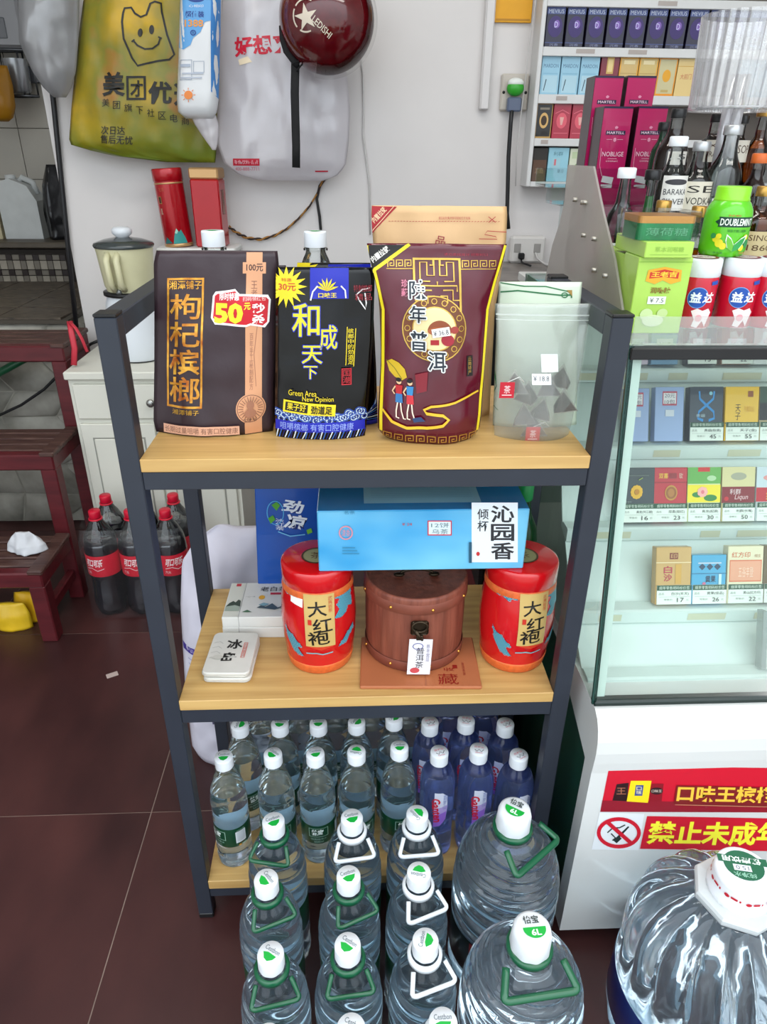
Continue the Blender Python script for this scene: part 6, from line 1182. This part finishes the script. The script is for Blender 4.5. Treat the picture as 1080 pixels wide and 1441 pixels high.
# helmet
hy = 1.31; hc = at(460, 28, hy); hm = thing('helmet', 'glossy dark red half helmet with white star hanging on the back wall', 'helmet', (hc[0], hy, hc[2])); m_hr = M('helmet_red', '560810', .14, coat=.8, var=.15, scale=60); hr = at(527, 28, hy)[0] - hc[0]
prof = [(hr * sin(a), hr * .92 * -cos(a)) for a in [pi * k / 24 * .62 for k in range(25)]]
def dome(prof, mat, name, seg=56, xs=1, th0=0, th1=2 * pi):
    B = MB(); vs = []; fs = []; n = seg + 1
    for r, d in prof:
        for i in range(n): t = th0 + (th1 - th0) * i / seg; vs.append((r * cos(t) * xs, d, r * sin(t)))
    for j in range(len(prof) - 1):
        for i in range(seg): fs.append([j * n + i, j * n + i + 1, (j + 1) * n + i + 1, (j + 1) * n + i])
    B.add(vs, fs, mat, True); return weld(B.build(name, hm))
dome(prof, m_hr, 'shell'); dome([(r * .96, d * .96 + .002) for r, d in prof], m_black, 'lining'); dome([(hr * 1.0, prof[-1][1] - .004), (hr * 1.02, prof[-1][1]), (hr * .99, prof[-1][1] + .004)] if False else [(prof[-1][0] * .96, prof[-1][1] + .002), (prof[-1][0] * 1.01, prof[-1][1] + .004), (prof[-1][0] * 1.02, prof[-1][1] - .004), (prof[-1][0] * 1.0, prof[-1][1] - .008)], m_black, 'rim')
dome([(hr * 1.07 * sin(a), hr * .99 * -cos(a)) for a in [pi * (.30 + .028 * k) for k in range(10)]], clear('visor_clear', 'f0f0ee', 1.5), 'visor', 30, 1, radians(-105), radians(30))
def on_dome(u, v, h): r = math.hypot(u, v); a = math.asin(min(.98, r / hr)); return (u * (1 + h / hr), -(hr * .92) * cos(a) - h, v * (1 + h / hr))
q = Print(lambda px, py: ((px - 460) / 67 * hr, (28 - py) / 67 * hr)); CR_ = ink('d9cdbc'); q.star(434, 33, 16, 6.2, 5, CR_, radians(-100)); 
for a0, a1 in ((2.4, 3.6), (3.8, 5.2), (1.2, 2.1)): q.line([(434 + 17 * cos(a0 + (a1 - a0) * k / 8), 31 + 18 * sin(a0 + (a1 - a0) * k / 8)) for k in range(9)], 1.8, CR_)
q.text('LEDISHI', 440, 40, 470, 48, CR_, .01, .72); q.build('star_print', hm, on_dome, .012, base=.001)
sb = MB(); WB_ = M('strap_webbing', '121214', .8, bump=.3, scale=200); 
def strap(pts, w_): sb.tube([Vector(at(a, b, hy - .02 - .001 * i)) - hm.location for i, (a, b) in enumerate(pts)], w_, WB_, 8, flat=.002)
strap([(397, 36), (398, 55), (403, 72), (412, 84), (420, 92)], .0075); strap([(440, 78), (432, 86), (424, 92), (418, 100)], .0085); strap([(416, 88), (415, 130), (416, 170), (417, 205), (417, 236)], .0105); strap([(414, 90), (424, 84), (434, 90)], .008); sb.build('chin_strap', hm)
# cords and wall fittings
wy = WY - .006
B = MB(); PG, PB_ = M('cord_gold', '9a6a2a', .6), M('cord_black', '2a1a14', .6); ctl = [(322, 319), (334, 328), (348, 335), (368, 337), (388, 331), (404, 322), (420, 308), (436, 290), (448, 270), (455, 252)]; fine = []
for (a, b_), (c_, d_) in zip(ctl, ctl[1:]):
    for k in range(7): fine.append((a + (c_ - a) * k / 7, b_ + (d_ - b_) * k / 7))
for ph, mt in ((0, PG), (pi, PB_)): B.tube([at(u, v, wy - .004) + Vector((.0026 * cos(i * .8 + ph) * .6, .002 * sin(i * .8 + ph), .0026 * cos(i * .8 + ph))) for i, (u, v) in enumerate(fine)], .0026, mt, 6)
tag(B.build('twisted_cord'), 'gold and black twisted cord sagging across the back wall', 'cord')
def cable(name, label, pts, r, mat, y=wy): B = MB(); B.tube([at(u, v, y) for u, v in pts], r, mat, 8); return tag(B.build(name), label, 'cable')
m_wc = M('cable_white', 'c2c0be', .5)
cable('power_cable', 'black cable hanging from the white bag down behind the pouches', [(460, 248), (450, 262), (446, 280), (450, 305), (453, 340), (453, 380)], .004, m_black)
cable('power_cable', 'thin white cable running down the wall right of the white bag', [(506, 60), (511, 105), (512, 150), (511, 190), (515, 220), (520, 260), (521, 330)], .0022, m_wc)
cable('power_cable', 'thin white cord hanging beside the yellow card and socket', [(757, -20), (752, 20), (745, 60), (742, 95), (735, 150), (728, 210), (726, 262)], .0014, m_wc, WY - .03)
p0, p1 = at(678, 155, WY), at(694, -30, WY); tk = thing('cable_trunking', 'white vertical cable trunking on the back wall left of the socket', 'trunking', ((p0[0] + p1[0]) / 2, WY - .012, p0[2])); part('channel', tk, 'box', -.013, .013, -.010, .0115, 0, .6, M('trunk_white', 'cfcccb', .5), .003); part('cover', tk, 'box', -.010, .010, -.013, -.010, .002, .6, M('trunk_white'), .001)
p0, p1 = at(696, 31, WY - .01), at(756, -60, WY - .01); yc = thing('yellow_card', 'plain yellow card fixed to the wall above the socket', 'card', (p0[0], WY - .006, p0[2])); part('card', yc, 'box', 0, p1[0] - p0[0], -.003, .0055, 0, p1[2] - p0[2], M('card_yellow', 'd89a10', .5, var=.04), .001); part('border', yc, 'box', .004, p1[0] - p0[0] - .004, -.0038, -.003, .004, .008, M('card_edge', 'b07a10', .5))
p0, p1 = at(703, 156, WY - .01), at(746, 104, WY - .01); sc_ = thing('wall_socket', 'wall socket plate with a green and white plug on the back wall', 'socket', ((p0[0] + p1[0]) / 2, WY - .006, p0[2])); sw = (p1[0] - p0[0]) / 2; sh = p1[2] - p0[2]; part('plate', sc_, 'box', -sw, sw, -.008, .0055, 0, sh, M('socket_plate', 'b9b2a8', .45), .004)
part('plug', sc_, 'sphere', (-.002, -.022, sh * .60), .024, M('plug_green', '2f9a2a', .35), 20, 12, (1, .7, .8)); part('plug_top', sc_, 'sphere', (-.002, -.022, sh * .74), .0225, M('plug_white', 'd8dcd8', .4), 20, 12, (1, .7, .55)); part('clear_plug', sc_, 'box', -.022, .018, -.03, -.008, sh * -.03, sh * .36, M('plug_blue', '7f8ca8', .2, trans=.5), .004)
for s_ in (-1, 1): part('screw', sc_, 'tube', [(s_ * sw * .8, -.0085, sh * .5), (s_ * sw * .8, -.0075, sh * .5)], .004, m_black, 10)
cable('power_cable', 'thick black cable dropping from the socket plug', [(721, 152), (719, 175), (716, 220), (715, 262), (714, 300), (716, 322)], .006, m_black, WY - .03)
# stone topped side table behind the rack
zt3 = at(740, 368, WY - .01)[2]; stt = thing('stone_table', 'side table with grey marbled top by the back wall, right of the pouches', 'table', (.33, 1.29, 0)); part('top', stt, 'box', -.24, .24, -.19, .18, zt3 - .025, zt3, M('marble_grey', '8a827c', .4, col2='4a4642', scale=12, detail=8), .002); part('front_panel', stt, 'box', -.23, .23, -.17, -.16, 0, zt3 - .025, m_black); [part('leg', stt, 'box', a, a + .03, b_, b_ + .03, 0, zt3 - .025, m_black) for a in (-.23, .20) for b_ in (-.15, .14)]
ps = thing('power_strip', 'white power strip with plugged cables at the foot of the back wall', 'power strip', (at(738, 352, WY - .03)[0], WY - .03, zt3 + .0003)); part('body', ps, 'box', -.045, .06, -.018, .018, 0, .075, M('strip_white', 'c9c6c2', .4), .006); [part('outlet', ps, 'box', a, a + .02, -.0192, -.018, .03, .055, M('outlet_grey', '8f8c88', .5), .001) for a in (-.035, .025)]
part('black_plug', ps, 'box', -.022, -.004, -.034, -.018, .012, .030, m_black, .003); part('cord', ps, 'tube', [(-.013, -.03, .012), (-.012, -.034, .005), (-.01, -.05, .004), (.0, -.10, .004)], .003, m_black, 6); part('cord', ps, 'tube', [(.03, -.02, .03), (.036, -.03, .015), (.05, -.06, .004), (.06, -.12, .004)], .003, m_wc, 6)

# ------------------------------------------------------------------ wall cabinet of cigarettes
cy_ = 1.40; m_cab = M('cabinet_white', 'cfcfce', .45, var=.02); m_cbk = M('cabinet_back', '5a524c', .6)
L0 = at(752, 140, cy_)[0]; zb_ = at(760, 263, cy_)[2]; ztp = at(770, -80, cy_)[2]
wc = thing('cigarette_cabinet', 'white open wall cabinet with shelves of cigarette packs', 'cabinet', (L0 + .4, 1.44, zb_)); CXo = L0 + .4; WR = .62
part('side_panel', wc, 'box', L0 - CXo, L0 - CXo + .012, -.04, .039, 0, ztp - zb_, m_cab, .002); part('side_panel', wc, 'box', WR, WR + .012, -.04, .039, 0, ztp - zb_, m_cab, .002); part('back_panel', wc, 'box', L0 - CXo + .012, WR, .03, .0385, 0, ztp - zb_, m_cbk)
rowz = []
for k, (va, vb) in enumerate(((256, 266), (195, 206), (133, 146), (66, 79), (-4, 9))):
    za, zc_ = at(800, va, cy_)[2] - zb_, at(800, vb, cy_)[2] - zb_; part('shelf', wc, 'box', L0 - CXo + .012, WR, -.04, .03, max(0, zc_), za, m_cab, .001); rowz.append(za)
q = Print(lambda x, y: (x, y)); 
for x, z, w_ in ((.10, 3, .05), (.24, 3, .05), (.06, 2, .03), (.03, 1, .02), (.30, 4, .05)): q.rect(L0 - CXo + x, rowz[z] - .014, L0 - CXo + x + w_, rowz[z] - .004, ink('a89e98'))
q.build('tape_residue', wc, lambda u, v, h: (u, -.04 - h, v))['kind'] = 'stuff'
def wpack(row, px0, px1, H, col, label, art, grp='cigarette packs in the wall cabinet', top=None):
    v = (240, 172, 112, 44)[row]; y = cy_ + .012; a, b_ = at(px0, v, y)[0], at(px1, v, y)[0]; w_ = b_ - a - .0012; t = thing('cigarette_pack', label, 'cigarette pack', ((a + b_) / 2, y, zb_ + rowz[row] + .0003), 0, grp)
    part('box', t, 'box', -w_ / 2, w_ / 2, 0, .017, 0, H, M('pack_' + col, col, .3, coat=.3, var=.02), .0008); q = Print(lambda x, y_: ((x - .5) * w_, (1 - y_) * H)); art(q); q.build('printed_front', t, lambda u, v_, h: (u, -h, v_), base=.0002); return t
def a_dark(q): q.rect(0, .03, 1, .2, ink('4a5688')); q.text('MEVIUS', .08, .08, .92, .18, ink('c6cede')); q.disc(.5, .5, .4, .26, ink('3a2a66')); q.disc(.58, .44, .16, .1, ink('7a5aa8')); q.text('D', .46, .38, .64, .52, ink('c8c8e8')); q.rect(0, .88, 1, .9, ink('4a5688')); q.text('沉香', .25, .91, .75, .97, ink('8a90b0'))
def a_sky(q): q.text('MARDON', .1, .2, .9, .3, ink('4a6a8a')); q.line([(.1, .45), (.9, .45)], .02, ink('7fb0c8')); q.rect(.1, .5, .9, .95, ink('a9cbd8')); q.line([(.2, .9), (.3, .6), (.25, .75)], .04, ink('3a4a5a'))
def a_mar(q): q.rect(.32, .02, .7, .45, ink('c9a45a')); q.rect(.38, .08, .64, .4, ink('e0c88a'))
def a_gold1(q): q.frame(0, 0, 1, 1, .06, ink('e0a030')); q.rect(.2, .1, .8, .2, ink('e8d8a8')); q.rect(.06, .42, .94, .44, ink('b89a5a'))
def a_gold2(q): q.frame(0, 0, 1, 1, .06, ink('e0901c')); q.disc(.5, .48, .22, .16, ink('e0a020')); q.rect(.3, .84, .7, .9, ink('b8a060'))
def a_gold3(q): q.rect(0, .22, 1, .24, ink('c8a050')); q.text('大前门', .2, .42, .8, .56, ink('c06a4a'))
def a_bgold(q): q.frame(0, 0, 1, 1, .05, ink('b08a4a')); q.disc(.5, .5, .28, .22, ink('d0a868')); q.disc(.5, .5, .18, .14, ink('3a2a1a')); q.rect(.2, .14, .8, .2, ink('8a8070'))
def a_red(q): q.line([(.1, .3), (.5, .2), (.9, .3)], .02, ink('d86a7a')); q.disc(.5, .5, .3, .22, ink('d85a6a')); q.poly([(.38, .4), (.62, .4), (.55, .62), (.45, .62)], ink('e0a8a0')); q.rect(.1, .84, .9, .86, ink('d86a7a'))
def a_brown(q): q.rect(0, 0, 1, .35, ink('2a2622')); q.text('苏烟', .2, .6, .8, .76, ink('9a7a5a'))
def a_lb(q): q.text('利群', .24, .12, .7, .24, ink('4a7a8a')); q.rect(.2, .3, .6, .6, ink('9ac4d0')); q.rect(.3, .34, .4, .52, ink('c8707a')); q.text('夏日', .5, .64, .8, .74, ink('4a7a8a'))
def a_wg(q): q.rect(.1, .1, .9, .3, ink('b8c8a0')); q.disc(.5, .6, .25, .18, ink('8aa86a'))
ord_ = ('first', 'second', 'third', 'fourth', 'fifth', 'sixth', 'seventh', 'eighth', 'ninth', 'tenth', 'eleventh')
for k in range(11): wpack(3, 768 + 28.6 * k, 794 + 28.6 * k, .090, '1d1a33', 'dark violet cigarette pack, %s from left on the top row of wall cabinet' % ord_[k], a_dark)
for k in range(3): wpack(2, 761 + 27.3 * k, 787.5 + 27.3 * k, .088, '8fbdd2', 'light blue cigarette pack, %s from left on the second row of wall cabinet' % ord_[k], a_sky)
wpack(2, 843.5, 869.5, .090, '7a1a2c', 'maroon and gold cigarette pack on the second row of wall cabinet', a_mar)
for k, (cl, ar) in enumerate((('c9ab6a', a_gold1), ('c9b06a', a_gold1), ('c2b88a', a_gold2), ('d9bd7a', a_gold3))): wpack(2, 870 + 27.2 * k, 896.5 + 27.2 * k, .090, cl, ('gold cigarette pack with pale band, beside the maroon pack in wall cabinet', 'gold cigarette pack with pale band, second from the maroon pack in wall cabinet', 'silver gold cigarette pack with orange disc in wall cabinet', 'pale gold cigarette pack with red lettering in wall cabinet')[k], ar)
for k in range(2): wpack(2, 1040 + 27.2 * k, 1066.5 + 27.2 * k, .090, '8fbdd2', ('light blue cigarette pack right of the lamp shade', 'light blue cigarette pack at the photo edge, second row of wall cabinet')[k], a_sky)
wpack(1, 754, 777, .086, '1f1d1c', 'black cigarette pack with gold round emblem on the third row of wall cabinet', a_bgold)
for k in range(3): wpack(1, 778 + 26 * k, 803 + 26 * k, .086, 'a8223c', 'crimson cigarette pack, %s from left on the third row of wall cabinet' % ord_[k], a_red)
wpack(0, 749, 769, .084, '5a4030', 'brown and black cigarette pack on the bottom row of wall cabinet', a_brown); wpack(0, 770, 799, .086, '8fc4d4', 'light blue cigarette pack on the bottom row of wall cabinet', a_lb); wpack(0, 800, 828, .084, 'cfd4bc', 'white and green cigarette pack on the bottom row of wall cabinet', a_wg)
